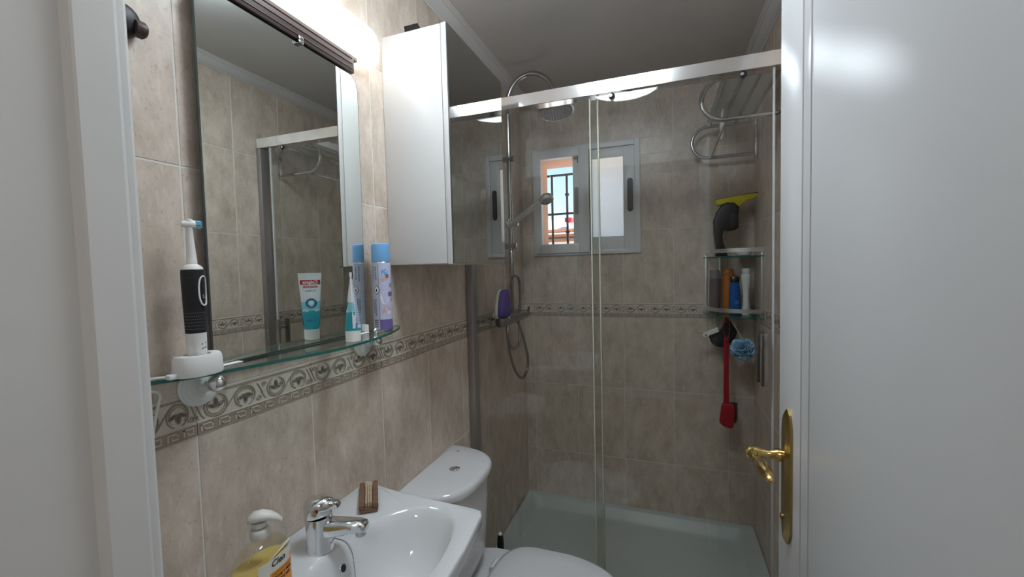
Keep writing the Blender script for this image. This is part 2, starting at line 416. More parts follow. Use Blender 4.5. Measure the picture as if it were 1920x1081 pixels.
def basis(ax, up_, out, org): 
    M = Matrix((ax, up_, out)).transposed().to_4x4(); M.translation = org; return M
S = dict(kind='structure')
mb = MB(); mb.box((-.2, -1.7, -.2), (W+.2, D+.25, 0), 'floor_tile'); mb.build('floor', **S, label='dark beige tiled bathroom floor')
mb = MB(); mb.box((-.2, -1.7, H), (W+.2, D+.25, H+.2), 'ceiling_paint'); mb.build('ceiling', **S, label='plain grey-white painted ceiling')
mb = MB(); mb.box((-.2, YF-.14, 0), (-GR, D+.25, H), 'grout'); wl = mb.build('wall_left', **S, label='left wall of beige stone-look tiles with scrolled border')
mb = MB(); mb.box((W+GR, YF-.14, 0), (W+.2, D+.25, H), 'grout'); wr = mb.build('wall_right', **S, label='right wall of beige stone-look tiles beside the shower')
mb = MB(); x0, x1, z0, z1 = WIN
for a, b in (((-.2, 0), (W+.2, z0)), ((-.2, z1), (W+.2, H)), ((-.2, z0), (x0, z1)), ((x1, z0), (W+.2, z1))):
    mb.box((a[0], D+GR, a[1]), (b[0], D+.035, b[1]), 'grout'); mb.box((a[0], D+.035, a[1]), (b[0], D+.25, b[1]), 'render_peach')
wb = mb.build('wall_back', **S, label='back wall of beige tiles with the small window')
tile_wall(wl, basis((0,1,0), (0,0,1), (1,0,0), (-TT,0,0)), YF, D, .4614)
tile_wall(wb, basis((1,0,0), (0,0,1), (0,-1,0), (0,D+TT,0)), 0, W, .0526, hole=WIN)
tile_wall(wr, basis((0,1,0), (0,0,1), (-1,0,0), (W+TT,0,0)), YF, D, .40)
# front wall round the doorway (behind and beside the camera)
DX0, DX1 = .25, .962
mb = MB()
mb.box((-.2, YF-.14, 0), (DX0-.03, YF, H), 'paint_white'); mb.box((DX1+.035, YF-.14, 0), (W+.2, YF, H), 'paint_white'); mb.box((DX0-.03, YF-.14, 2.07), (DX1+.035, YF, H), 'paint_white')
mb.build('wall_front', **S, label='painted wall around the doorway')
mb = MB()
mb.box((-1.0, -1.55, 0), (-.9, YF-.14, H), 'paint_white'); mb.box((-.9, YF-.16, 0), (-.2, YF-.14, H), 'paint_white')
mb.build('wall_hall_left', **S)
mb = MB(); mb.box((2.2, -1.55, 0), (2.3, YF-.14, H), 'paint_white'); mb.box((W+.2, YF-.16, 0), (2.2, YF-.14, H), 'paint_white'); mb.build('wall_hall_right', **S)
mb = MB(); mb.box((-1.0, -1.65, 0), (2.3, -1.55, H), 'paint_white'); mb.build('wall_hall_rear', **S)
mb = MB(); mb.box((-1.0, -1.65, H), (-.2, YF-.14, H+.1), 'ceiling_paint'); mb.box((W+.2, -1.65, H), (2.3, YF-.14, H+.1), 'ceiling_paint'); mb.build('ceiling_hall', **S)
mb = MB(); mb.box((-1.0, -1.65, -.1), (-.2, YF-.14, 0), 'floor_tile'); mb.box((W+.2, -1.65, -.1), (2.3, YF-.14, 0), 'floor_tile'); mb.build('floor_hall', **S)
# cornice
prof = [(0, 0), (.004, .0), (.006, .004), (.012, .006), (.022, .012), (.032, .021), (.037, .026), (.043, .0275), (.046, .031), (.052, .0325), (.0535, .036), (0, .036)]
def cornice(name, p0, axis, length, out, label):
    mb = MB(); n = len(prof); rings = []
    for t in (0, length):
        rings.append([Vector(p0)+Vector(axis)*t+Vector(out)*a+Vector((0,0,b)) for a, b in prof])
    mb.loft(rings, 'cornice_plaster'); mb.build(name, smooth=25, **S, label=label)
zc = H-.036
cornice('trim_1', (0, YF, zc), (0,1,0), D-YF, (1,0,0), 'moulded plaster cornice above the mirror cabinet')
cornice('trim_2', (W, YF, zc), (0,1,0), D-YF, (-1,0,0), 'moulded plaster cornice on the right above the shower')
cornice('trim_3', (0, D, zc), (1,0,0), W, (0,-1,0), 'moulded plaster cornice over the window')
cornice('trim_4', (0, YF, zc), (1,0,0), W, (0,1,0), 'moulded plaster cornice over the doorway')
# door lining, left (seen large at the photo's left edge) and right
mb = MB()
mb.prism([(.12, YF-.26), (.240, YF-.26), (.240, .2115), (.2405, .2140), (.243, .2158), (.25, .2170), (.2515, .2190), (.2515, .2505), (.2495, .2535), (.2485, .2545), (.2480, .2605), (.2455, .264), (.12, .264)], 0, 2.06, 'jamb_white')
mb.build('trim_5', smooth=30, **S, label='white painted door lining at the left edge')
mb = MB(); mb.box((DX1+.04, YF-.26, 0), (DX1+.10, YF+.004, 2.06), 'jamb_white', .002); mb.build('trim_6', **S)
mb = MB(); mb.box((.12, YF-.26, 2.06), (DX1+.10, YF+.004, 2.12), 'jamb_white', .002); mb.build('trim_7', **S)

# ------------------------------------------------------------------ door leaf
d = thing('door_1', (.98, .25, 0), 'white painted door standing open with a brass handle', None, None, 'structure')
DXF, DY1 = .96, .883
mb = MB()
mb.box((DXF, .757, .008), (DXF+.036, DY1, 2.03), 'door_white', .0015)
mb.build('stile', d)
mb = MB(); mb.box((DXF, .26, .008), (DXF+.036, .30, 2.03), 'door_white', .0015); mb.build('stile', d)
mb = MB()
mb.prism([(DXF+.0015, .754), (DXF+.0035, .742), (DXF+.004, .73), (DXF+.0015, .722), (DXF+.02, .722), (DXF+.02, .754)], .008, 2.03, 'door_white'); mb.build('moulding', d)
mb = MB(); mb.box((DXF+.003, .301, .008), (DXF+.033, .7215, 2.03), 'door_white', .001); mb.build('panel', d)
mb = MB(); mb.box((DXF+.006, .26, .01), (DXF+.03, .88, 2.028), 'door_white'); mb.build('core', d)
# brass handle: bevelled long plate, neck and drop-shaped lever
yc, zc0, zc1, hw = .815, .925, 1.167, .022
out = [(yc-hw, zc0+.03), (yc-hw*.55, zc0+.012), (yc, zc0), (yc+hw*.55, zc0+.012), (yc+hw, zc0+.03), (yc+hw, zc1-.03), (yc+hw*.6, zc1-.008), (yc, zc1), (yc-hw*.6, zc1-.008), (yc-hw, zc1-.03)]
cen = (yc, (zc0+zc1)/2)
def sc(o, k, kz): return [(cen[0]+(p[0]-cen[0])*k, cen[1]+(p[1]-cen[1])*kz) for p in o]
mb = MB()
mb.loft([[(DXF-.0001, *p) for p in out], [(DXF-.004, *p) for p in out], [(DXF-.008, *p) for p in sc(out, .62, .93)], [(DXF-.0095, *p) for p in sc(out, .5, .9)]], 'brass_old')
pl = mb.build('handle_plate', d, 25)
mb = MB()
mb.lathe([(.011, -.001), (.0115, -.008), (.0085, -.014), (.0072, -.026), (.0085, -.034), (.0105, -.040), (.0105, -.054), (.007, -.0575)], 'brass', (DXF-.008, .826, 1.079), 'X', 20)
pts = [(.905, .822, 1.079), (.905, .808, 1.078), (.906, .795, 1.079), (.907, .783, 1.081), (.908, .765, 1.083), (.909, .745, 1.084), (.910, .728, 1.084), (.911, .716, 1.083), (.912, .710, 1.082)]
mb.tube(bez(pts, 4), [r for r in [.0095,.009,.0085,.0075,.0065,.0058,.0055,.0055,.006,.007,.0075,.0072,.0068,.0070,.0078,.0086,.0094,.0099,.0102,.0103,.0102,.0099,.0095,.0090,.0085,.0079,.0072,.0065,.0058,.005,.0042,.003,.001]], 'brass', 16)
mb.build('lever', d)
mb = MB(); mb.lathe([(.005, 0), (.005, -.003), (.003, -.004)], 'brass_old', (DXF-.0095, yc, .975), 'X', 12); mb.build('key_rosette', d)

# ------------------------------------------------------------------ window
x0, x1, z0, z1 = WIN
w1 = thing('window_1', ((x0+x1)/2, D, z0), 'small white aluminium sliding window, left half open', None, None, 'structure')
def frame(mb, X0, X1, Z0, Z1, wl_, wr_, wb_, wt_, y0, y1, m='window_alu', ch=.002):
    mb.box((X0, y0, Z0), (X0+wl_, y1, Z1), m, ch); mb.box((X1-wr_, y0, Z0), (X1, y1, Z1), m, ch)
    mb.box((X0+wl_, y0, Z0), (X1-wr_, y1, Z0+wb_), m, ch); mb.box((X0+wl_, y0, Z1-wt_), (X1-wr_, y1, Z1), m, ch)
mb = MB(); frame(mb, x0, x1, z0, z1, .026, .028, .022, .03, D-.014, D+.05); mb.build('frame', w1)
# raised lining of the open half
mb = MB(); frame(mb, x0+.008, .383, z0+.012, z1-.006, .042, .056, .05, .052, D-.026, D+.012); mb.build('left_frame', w1)
# right sash in front track
mb = MB(); frame(mb, .384, x1-.022, z0+.020, z1-.024, .012, .064, .072, .058, D-.007, D+.018); sr = mb.build('sash', w1)
mb = MB(); mb.box((.394, D+.000, z0+.085), (x1-.082, D+.006, z1-.076), 'frosted_glass'); mb.build('pane', w1)
mb = MB(); mb.lathe([(.012, 0), (.012, -.003), (.0105, -.004)], 'black_plastic', (0, 0, 0), 'Y', 20)
def slot(mb, x, zc, hh, hw, y, m):
    pts = []
    for k in range(13): a = PI*k/12; pts.append((x+hw*math.cos(a), zc+hh-hw+hw*math.sin(a)))
    for k in range(13): a = PI+PI*k/12; pts.append((x+hw*math.cos(a), zc-hh+hw+hw*math.sin(a)))
    mb.prism(pts, y-.003, y+.001, m, 'Y')
mb = MB(); slot(mb, .594, 1.79, .087, .0145, D-.007, 'black_plastic'); mb.build('sash_handle', w1)
# other sash pushed behind: its stile and handle show in the gap
mb = MB(); mb.box((.287, D+.021, z0+.03), (.330, D+.045, z1-.034), 'window_alu', .002); mb.build('sash', w1)
mb = MB(); slot(mb, .306, 1.785, .075, .011, D+.021, 'grey_plastic'); mb.build('sash_handle', w1)
mb = MB(); mb.box((.3265, D+.004, z0+.062), (.3345, D+.030, z1-.058), 'window_dark'); mb.box((.3165, D+.002, z1-.088), (.3345, D+.020, z1-.058), 'window_dark'); mb.build('brush_seal', w1)
mb = MB(); mb.box((x1-.0275, D-.0135, z0+.02), (x1-.0255, D-.004, z1-.03), 'window_dark'); mb.build('gap_shade', w1, 0)  # dark strips here and below: shade of the gaps between frame and sash
mb = MB(); mb.box((.385, D-.0135, z1-.0315), (x1-.028, D-.004, z1-.0297), 'window_dark'); mb.build('gap_shade', w1, 0)
mb = MB(); mb.box((.3835, D-.020, z0+.014), (.3850, D-.004, z1-.03), 'window_dark'); mb.build('gap_shade', w1, 0)
mb = MB(); mb.box((x0+.010, D-.018, z0+.0105), (.383, D-.0135, z0+.0118), 'window_dark'); mb.build('gap_shade', w1, 0)
# outer lining of the opening (rendered reveal)
mb = MB()
mb.box((x0-.001, D+.05, z0-.02), (x0+.012, D+.262, z1+.02), 'render_peach'); mb.box((x0, D+.05, z1-.045), (x1, D+.262, z1+.001), 'render_peach')
mb.box((x1-.012, D+.05, z0-.02), (x1+.001, D+.262, z1+.02), 'render_peach'); mb.box((x0, D+.05, z0-.001), (x1, D+.27, z0+.03), 'render_white')
mb.build('reveal', w1, 0)

# ------------------------------------------------------------------ outside
g = thing('window_grille', (.3, 2.6, 1.45), 'dark wrought iron grille outside the window with knobbed bars', 'grille')
GY = 2.58
for z in (1.995, 1.755): 
    mb = MB(); mb.box((-.05, GY-.006, z-.006), (.78, GY+.006, z+.006), 'iron'); mb.build('crossbar', g, 0)
for k, x in enumerate((.003, .097, .192, .287, .382, .477, .572, .667)):
    mb = MB(); mb.box((x-.006, GY-.006, 1.42), (x+.006, GY+.006, 2.0), 'iron'); b_ = mb.build('bar', g, 0)
    if k % 2 == 0:
        for z in (1.872, 1.64):
            mb = MB(); mb.sphere((x, GY, z), .014, 'iron', (1, 1, .9), 10); mb.build('knob', b_)
mb = MB(); mb.box((-.05, GY-.006, 1.40), (.78, GY+.006, 1.42), 'iron'); mb.build('crossbar', g, 0)
for x in (-.05, .76):
    mb = MB(); mb.box((x, D+.25, 1.40), (x+.02, GY+.006, 1.42), 'iron'); mb.build('bracket', g, 0)
h = thing('neighbour_house', (-1.5, 11.5, 0), 'white neighbouring house with terracotta eaves seen through the window', 'house')
mb = MB(); mb.box((-6, 10, -3), (4, 13, 2.05), 'render_white'); mb.build('wall', h, 0)
mb = MB(); mb.prism([(9.7, 2.05), (13.3, 2.05), (11.5, 2.75), (9.85, 2.32)], -6.2, 4.2, 'render_white', 'X'); mb.build('roof', h, 0)
for k in range(3):
    mb = MB(); mb.box((-6.2, 9.60-.05*k, 2.02+.11*k), (4.2, 9.75, 2.08+.11*k), 'terracotta'); mb.build('eaves_course', h, 0)
mb = MB(); mb.box((-1.47, 9.86, 2.49), (-1.30, 10.2, 2.60), 'ink_red', .02); mb.build('chimney_cover', h)
mb = MB(); mb.box((-30, D+.4, -3.2), (30, 40, -3), 'render_white'); mb.build('floor_outside', None, 0, kind='structure')

# ------------------------------------------------------------------ ceiling lamp
cl = thing('ceiling_lamp', (.575, .84, H), 'round lit opal ceiling lamp in the middle of the bathroom ceiling', 'ceiling lamp')
mb = MB(); mb.lathe([(.19, 0), (.19, -.014), (.186, -.016)], 'paint_white', (.575, .84, H-.0005), n=48); mb.build('base', cl)
mb = MB(); mb.lathe([(.184, -.015), (.183, -.03), (.172, -.043), (.14, -.055), (.08, -.063), (.03, -.066), (.001, -.0665)], 'ceiling_diffuser', (.575, .84, H), n=48); mb.build('diffuser', cl)
hl = thing('hall_fill_lamp', (.9, -.85, H), 'unseen round ceiling lamp added in the hall as fill light', 'ceiling lamp')  # added out of view to fill the doorway with light from the hall side
mb = MB(); mb.lathe([(.16, 0), (.16, -.014), (.156, -.016)], 'paint_white', (.9, -.85, H-.0005), n=40); mb.build('base', hl)
mb = MB(); mb.lathe([(.154, -.015), (.150, -.035), (.12, -.052), (.05, -.064), (.001, -.066)], 'hall_fill_diffuser', (.9, -.85, H), n=40); mb.build('diffuser', hl)

# ------------------------------------------------------------------ wall mirror, lamp over it
MX0, MX1 = .0185, .0212            # mirror leans a little forward at the top
MYa, MYb, MZa, MZb = .483, .885, 1.2645, 1.919
mir = thing('wall_mirror', (.02, (MYa+MYb)/2, MZa), 'tall frameless wall mirror with notched corners above the glass shelf', 'mirror')
nt_ = .018
o_ = [(MYa, MZa), (MYb, MZa), (MYb, MZb-nt_*1.6), (MYb-.004, MZb-nt_*1.3), (MYb-.006, MZb-nt_*.6), (MYb-nt_*.8, MZb-nt_*.35), (MYb-nt_*1.1, MZb), (MYa+nt_*1.1, MZb), (MYa+nt_*.8, MZb-nt_*.35), (MYa+.006, MZb-nt_*.6), (MYa+.004, MZb-nt_*1.3), (MYa, MZb-nt_*1.6)]
def mx(z): return MX0+(MX1-MX0)*(z-MZa)/(MZb-MZa)
mb = MB(); n = len(o_); e = .0022
inner = [(MYa+(p[0]-MYa)*(1-2*e/.4)+e, MZa+(p[1]-MZa)*(1-2*e/.67)+e) for p in o_]
mb.loft([[(mx(p[1])-.005, *p) for p in o_], [(mx(p[1])-.0008, *p) for p in o_], [(mx(p[1])-.0001, *p) for p in inner]], 'mirror_edge', True, False); mb.build('backing', mir, 0)
mb = MB(); mb.add([(mx(p[1]), *p) for p in inner], [tuple(range(n))], 'mirror')
mo = mb.build('mirror_face', mir, 0)
for y, s in ((.489, 1), (.880, -1)):
    mb = MB()
    mb.box((.001, y-.004 if s > 0 else y-.004, 1.2625), (.027, y+.003, 1.284), 'plastic_white', .0012)
    mb.box((.001, min(y, y+s*.040), 1.2625), (.032, max(y, y+s*.040), 1.2645), 'plastic_white', .0012); mb.build('corner_clip', mir)
for y in (.70,):
    mb = MB(); mb.box((.0272, y-.006, 1.9205), (.0305, y+.006, 1.9290), 'dull_chrome', .0008); mb.box((.0215, y-.006, 1.9135), (.0305, y+.006, 1.9208), 'dull_chrome', .0008); mb.build('top_clip', mir)
wl_ = thing('mirror_lamp', (0, .63, 1.96), 'long lit white tube lamp over the mirror on a brown base', 'wall lamp')
mb = MB(); mb.box((0.0002, .36, 1.9215), (.027, .868, 1.966), 'bronze_brown', .002); mb.box((0.0002, .37, 1.9665), (.012, .90, 2.05), 'bronze_brown', .002); bs = mb.build('base', wl_)
for z in (1.931, 1.944, 1.957):
    mb = MB(); mb.box((.0268, .365, z-.0015), (.0285, .862, z+.0015), 'bronze_brown', .0007); mb.build('base_rib', bs)
def capsule(y0, y1, cx, cz, rx, rz, m, n=24):
    mb = MB(); rings = []; ex = .045
    for k in range(9):
        t = k/8; s_ = math.sin(t*PI/2) ; rings.append((y0+ex*(1-math.cos(t*PI/2)), s_))
    rings += [(y1-ex*(1-math.cos((1-k/8)*PI/2)), math.sin((1-k/8)*PI/2)) for k in range(9)]
    R = []
    for y, s_ in rings:
        s_ = max(s_, .02); R.append([(cx+rx*s_*math.copysign(abs(math.cos(2*PI*k/n))**.75, math.cos(2*PI*k/n)), y, cz+rz*(.35+.65*s_)*math.copysign(abs(math.sin(2*PI*k/n))**.75, math.sin(2*PI*k/n))) for k in range(n)])
    mb.loft(R, m); return mb
capsule(.355, .957, .0315, 2.0125, .0225, .0465, 'lamp_diffuser').build('diffuser', wl_)

# ------------------------------------------------------------------ mirror cabinet
CY0, CY1, CZ0, CZ1 = 1.018, 1.418, 1.44, 2.089
cb = thing('mirror_cabinet', (0, 1.218, CZ0), 'white wall cabinet with a mirrored door between lamp and shower', 'cabinet')
mb = MB(); mb.box((.0005, CY0, CZ0), (.191, CY1, CZ1), 'cabinet_white', .0012); mb.build('body', cb)
mb = MB(); mb.box((.1935, CY0, CZ0-.002), (.2085, CY1, CZ1+.001), 'cabinet_white', .001); dr = mb.build('door', cb)
mb = MB(); mb.box((.2087, CY0+.0015, CZ0), (.2118, CY1-.001, CZ1), 'mirror_edge'); mb.build('glass_edge', dr, 0)
mb = MB(); mb.add([(.2120, CY0+.003, CZ0+.001), (.2120, CY1-.0025, CZ0+.001), (.2120, CY1-.0025, CZ1-.001), (.2120, CY0+.003, CZ1-.001)], [(0,1,2,3)], 'cabinet_mirror'); mb.build('door_mirror', dr, 0)
mb = MB(); mb.prism([(1.06, CZ1), (1.10, CZ1), (1.10, CZ1+.045), (1.075, CZ1+.032), (1.055, CZ1+.04)], .055, .10, 'rubber_black', 'X'); mb.build('hanging_bracket', cb)

# ------------------------------------------------------------------ robe hook
hk = thing('robe_hook', (0, .395, 1.79), 'dark bronze robe hook on the tiles beside the door lining', 'hook')
mb = MB(); mb.lathe([(.025, .0005), (.0255, .006), (.024, .013), (.020, .019), (.013, .0225)], 'rubber_black', (0, .386, 1.803), 'X', 24); mb.build('rosette', hk)
mb = MB(); mb.lathe([(.0115, .012), (.0125, .016), (.0125, .024), (.010, .027)], 'bronze_brown', (.017, .385, 1.795), 'Y', 20); mb.build('peg', hk)

# ------------------------------------------------------------------ glass shelf
SZ = 1.262
sh = thing('glass_shelf', (0, .71, SZ), 'bow-fronted green-edged glass shelf under the mirror', 'shelf')
front = [(p.x, p.y) for p in bez([(.012, .383), (.035, .42), (.056, .47), (.080, .56), (.099, .63), (.109, .71), (.097, .83), (.070, .93), (.038, 1.005), (.010, 1.030)], 8)]
outl = [(.004, .388)]+front+[(.004, 1.025)]
mb = MB(); n = len(outl)
lo = [(*p, SZ-.006) for p in outl]; hi = [(*p, SZ) for p in outl]
mb.add(lo+hi, [tuple(range(n-1, -1, -1)), tuple(range(n, 2*n))], 'shelf_glass')
mb.add(lo+hi, [(k, (k+1) % n, (k+1) % n+n, k+n) for k in range(n)], 'glass_edge'); mb.build('glass_plate', sh, 20)
for y in (.468, .886):
    mb = MB(); mb.lathe([(.034, .0005), (.034, .003), (.031, .005), (.031, .007), (.026, .008), (.025, .010), (.019, .011), (.018, .013), (.008, .014), (.007, .03)], 'bottle_white', (0, y, 1.232), 'X', 32); r_ = mb.build('rosette', sh)
    mb = MB(); mb.sphere((.047, y, 1.2405), .0148, 'chrome'); mb.lathe([(.0065, 0), (.0065, .02)], 'chrome', (.025, y, 1.240), 'X', 14)
    mb.lathe([(.006, SZ-.012), (.006, SZ+.0015), (.0075, SZ+.003), (.0075, SZ+.008), (.004, SZ+.011)], 'chrome', (.044, y+.004, 0), n=14); mb.build('chrome_clamp', sh)

# ------------------------------------------------------------------ electric toothbrush in its charger
tx, ty = .042, .443
ch = thing('toothbrush_charger', (tx, ty, SZ), 'white charging base holding the toothbrush at the shelf end', 'charger')
def sring(cx, cy, z, a, b, e=2.0, n=32, rot=0):
    R = []
    for k in range(n):
        t = 2*PI*k/n; c_, s_ = math.cos(t), math.sin(t)
        x = a*math.copysign(abs(c_)**(2/e), c_); y = b*math.copysign(abs(s_)**(2/e), s_)
        R.append((cx+x*math.cos(rot)-y*math.sin(rot), cy+x*math.sin(rot)+y*math.cos(rot), z))
    return R
mb = MB(); mb.loft([sring(tx, ty, SZ+.0005, .027, .034, 2.4), sring(tx, ty, SZ+.005, .028, .035, 2.4), sring(tx, ty, SZ+.029, .0265, .0335, 2.4), sring(tx, ty, SZ+.033, .0245, .0315, 2.4), sring(tx, ty, SZ+.033, .018, .019), sring(tx, ty, SZ+.022, .017, .018)], 'plastic_white')
mb.build('base', ch)
mb = MB(); mb.box((tx-.006, ty-.046, SZ+.001), (tx+.006, ty-.034, SZ+.009), 'plastic_white', .002); mb.build('cable_sleeve', ch)
mb = MB(); mb.tube(bez([(tx-.004, ty-.044, SZ+.005), (.026, .388, 1.267), (.012, .378, 1.262), (.007, .380, 1.250), (.009, .4035, 1.238), (.009, .400, 1.215), (.009, .393, 1.185), (.008, .386, 1.13), (.007, .372, 1.02), (.007, .355, .95)], 8), .0022, 'cord_white', 8); mb.build('power_cord', ch)
tb = thing('electric_toothbrush', (tx, ty, SZ+.02), 'black and white electric toothbrush with a blue-bristled head', 'toothbrush')
mb = MB(); mb.lathe([(.0105, 1.285), (.0125, 1.2865), (.0135, 1.30), (.0142, 1.330)], 'plastic_white', (tx, ty, 0), n=32); mb.build('handle_base', tb)
mb = MB(); mb.lathe([(.0142, 1.3302), (.0145, 1.345), (.0152, 1.38), (.0158, 1.41), (.0158, 1.428), (.0150, 1.4325)], 'rubber_black', (tx, ty, 0), n=40); gp = mb.build('grip', tb)
mb = MB()
for k in range(17):
    for j in range(16):
        a = -2.0+j*.155+(k % 2)*.078; z = 1.337+k*.0052; r = .0142+(z-1.33)*.0162+.0001
        if z > 1.378 and a > -.05: continue
        c = Vector((tx+r*math.cos(a), ty+r*math.sin(a), z)); t = Vector((-math.sin(a), math.cos(a), 0)); u_ = Vector((0, 0, 1))
        mb.add([c+t*.0007, c+u_*.0009, c-t*.0007, c-u_*.0009], [(0,1,2,3)], 'grey_plastic')
mb.build('grip_dots', gp, 0, kind='stuff')
def on_grip(a0, dz0, dx, dz, r): a = a0+dx/r; return (tx+(r)*math.cos(a), ty+(r)*math.sin(a), dz0+dz)
a0 = .42
pts = []
for k in range(33):
    t = 2*PI*k/32; pts.append((.0085*math.copysign(abs(math.cos(t))**.8, math.cos(t)), .0235*math.copysign(abs(math.sin(t))**.8, math.sin(t))))
mb = MB(); mb.tube([on_grip(a0, 1.398, p[0], p[1], .0159) for p in pts[:-1]], .0013, 'plastic_white', 8, True); mb.build('button_ring', tb)
mb = MB(); mb.tube([on_grip(a0, 1.389, .0028*math.cos(t), .0028*math.sin(t), .0161) for t in [1.9+k*4.4/12 for k in range(13)]], .0004, 'light_grey', 6); mb.build('power_symbol', tb)
mb = MB()
for z in (1.3035, 1.311): 
    mb.add([on_grip(a0-.25, z, -.004, 0, .0143), on_grip(a0-.25, z, .005, .002, .0143), on_grip(a0-.25, z, .005, .0038, .0143), on_grip(a0-.25, z, -.004, .0018, .0143)], [(0,1,2,3)], 'ink_grey')
mb.build('printed_mark', tb, 0)
mb = MB(); mb.lathe([(.0148, 1.4325), (.0138, 1.436), (.010, 1.4395), (.0075, 1.441), (.0072, 1.449), (.0070, 1.4495), (.0068, 1.450), (.0066, 1.455), (.0048, 1.48), (.0042, 1.494), (.0046, 1.502), (.0055, 1.508), (.0045, 1.5125), (.001, 1.514)], 'plastic_white', (tx, ty, 0), n=28); mb.build('neck', tb)
hd = Vector((.35, .94, 0)).normalized()
M = Matrix.Translation((tx, ty, 1.505)) @ hd.to_track_quat('Z', 'Y').to_matrix().to_4x4()
mb = MB(); mb.lathe([(.004, -.011), (.0055, -.008), (.0065, 0.0), (.0068, .006), (.006, .0075)], 'plastic_white', n=24); mb.xf(M).build('head', tb)
mb = MB(); random.seed(3)
for k in range(46):
    a = k*2.39996; r = .0064*math.sqrt(k/46); m_ = 'bristle_blue' if (k % 3 or r < .003) else 'bristle_white'
    mb.lathe([(.0007, .007), (.0008, .0155)], m_, (r*math.cos(a), r*math.sin(a), 0), n=6)
mb.xf(M).build('bristles', tb, 0)

# ------------------------------------------------------------------ toothpaste tube (print faces the mirror)
px, py = .080, .762
tp = thing('toothpaste_tube', (px, py, SZ), 'teal and white toothpaste tube standing on its cap before the mirror', 'toothpaste')
nn = Vector((-.78, -.62, 0)).normalized(); ww = (-nn).cross(Vector((0, 0, 1)))
def tsec(z):
    t = (z-.028)/(.150-.028); t = min(1, max(0, t)); return .0165+(.0255-.0165)*t, .0165*(1-t)**.85+.0011
def tring(z, n=28):
    a, b = tsec(z); return [Vector((px, py, SZ+z))+ww*(a*math.cos(2*PI*k/n))+nn*(b*math.sin(2*PI*k/n)) for k in range(n)]
zs = [.026+.124*k/14 for k in range(15)]
mb = MB()
for z0_, z1_, m_ in ((.026, .070, 'tube_teal'), (.070, .092, 'tube_light'), (.092, .150, 'tube_white')):
    zz = [z0_+(z1_-z0_)*k/6 for k in range(7)]; mb.loft([tring(z) for z in zz], m_, z0_ < .03, z1_ > .149)
body = mb.build('body', tp)
mb = MB(); a, b = tsec(.15); mb.loft([[Vector((px, py, SZ+z))+ww*(.0255*i)+nn*(.0016*j) for i, j in ((-1,-1),(1,-1),(1,1),(-1,1))] for z in (.1495, .160)], 'tube_white'); mb.build('crimp', tp, 0)
mb = MB(); mb.lathe([(.0155, .0005), (.0168, .002), (.0172, .018), (.0165, .0265)], 'plastic_white', (px, py, SZ), n=32); mb.build('cap', tp)
def on_tube(x, z, off=.0007, side=1):
    a, b = tsec(z); return Vector((px, py, SZ+z))+ww*x*side+nn*side*(b*math.sqrt(max(0, 1-min(1, abs(x)/a)**2))+off)
def patch(mb, x0, x1, z0, z1, m, off=.0004, side=1, nx=10, nz=3):
    vs = [on_tube(x0+(x1-x0)*i/nx, z0+(z1-z0)*j/nz, off, side) for j in range(nz+1) for i in range(nx+1)]
    mb.add(vs, [(j*(nx+1)+i, j*(nx+1)+i+1, (j+1)*(nx+1)+i+1, (j+1)*(nx+1)+i) for j in range(nz) for i in range(nx)], m)
mb = MB(); patch(mb, -.0225, .022, .1325, .1435, 'ink_red')
put_text(mb, 'Colgate', .0105, lambda x, y: on_tube(x, .138+y, .0009), 'tube_white', bold=.0003)
put_text(mb, 'SENSITIVE', .0072, lambda x, y: on_tube(x, .1265+y), 'ink_red', bold=.0002)
put_text(mb, 'Pro-Relief', .0056, lambda x, y: on_tube(x, .1175+y), 'ink_blue')
sh_ = [(0, -.012), (.006, -.007), (.008, .001), (.007, .008), (0, .010), (-.007, .008), (-.008, .001), (-.006, -.007)]
ringp = [(.0125*math.cos(2*PI*k/20), .0115*math.sin(2*PI*k/20)) for k in range(20)]
mb.add([on_tube(x, .088+y, .0007) for x, y in ringp], [tuple(range(20))], 'ink_blue')
mb.add([on_tube(x*.95, .088+y*.8, .0010) for x, y in sh_], [tuple(range(8))], 'tube_light')
mb.add([on_tube(x*.6, .0885+y*.5, .0013) for x, y in sh_], [tuple(range(8))], 'tube_white')
for k in (-1, 1): mb.add([on_tube(k*.0125+.0065*math.cos(2*PI*i/12), .071+.003*math.sin(2*PI*i/12), .0008) for i in range(12)], [tuple(range(12))], 'bottle_white')
patch(mb, -.011, .011, .047, .0482, 'ink_blue', .0006); patch(mb, -.009, .009, .043, .0438, 'ink_blue', .0006)
mb.build('front_print', tp, 0)
mb = MB(); patch(mb, -.020, .020, .032, .145, 'can_white', .0005, -1, 10, 8)
random.seed(5)
for k in range(26):
    z = .040+k*.0038; l = random.uniform(.004, .016); patch(mb, -.016, -.016+2*l, z, z+.0011, 'ink_blue', .0009, -1, 6, 1)
mb.build('back_print', tp, 0)

# ------------------------------------------------------------------ air freshener can
kx, ky, kr = .050, .913, .0245
cn = thing('spray_can', (kx, ky, SZ), 'lilac air freshener can with a light blue cap at the shelf end', 'spray can')
A0 = math.atan2(CAM.y-ky, CAM.x-kx)
mb = MB(); mb.lathe([(.022, SZ+.0005), (.0235, SZ+.001), (.0245, SZ+.004), (.0245, SZ+.007)], 'can_metal', (kx, ky, 0), n=40)
for z0_, z1_, m_ in ((.007, .034, 'can_purple'), (.034, .050, 'can_lilac'), (.050, .183, 'can_lilac')): mb.lathe([(kr, SZ+z0_), (kr, SZ+z1_)], m_, (kx, ky, 0), n=40, caps=False)
mb.lathe([(kr, SZ+.183), (kr-.001, SZ+.185)], 'can_metal', (kx, ky, 0), n=40); mb.build('can', cn)
mb = MB(); mb.lathe([(.0238, SZ+.1855), (.0242, SZ+.19), (.0238, SZ+.225), (.0225, SZ+.2315), (.018, SZ+.2345), (.005, SZ+.235)], 'cap_blue', (kx, ky, 0), n=40); mb.build('cap', cn)
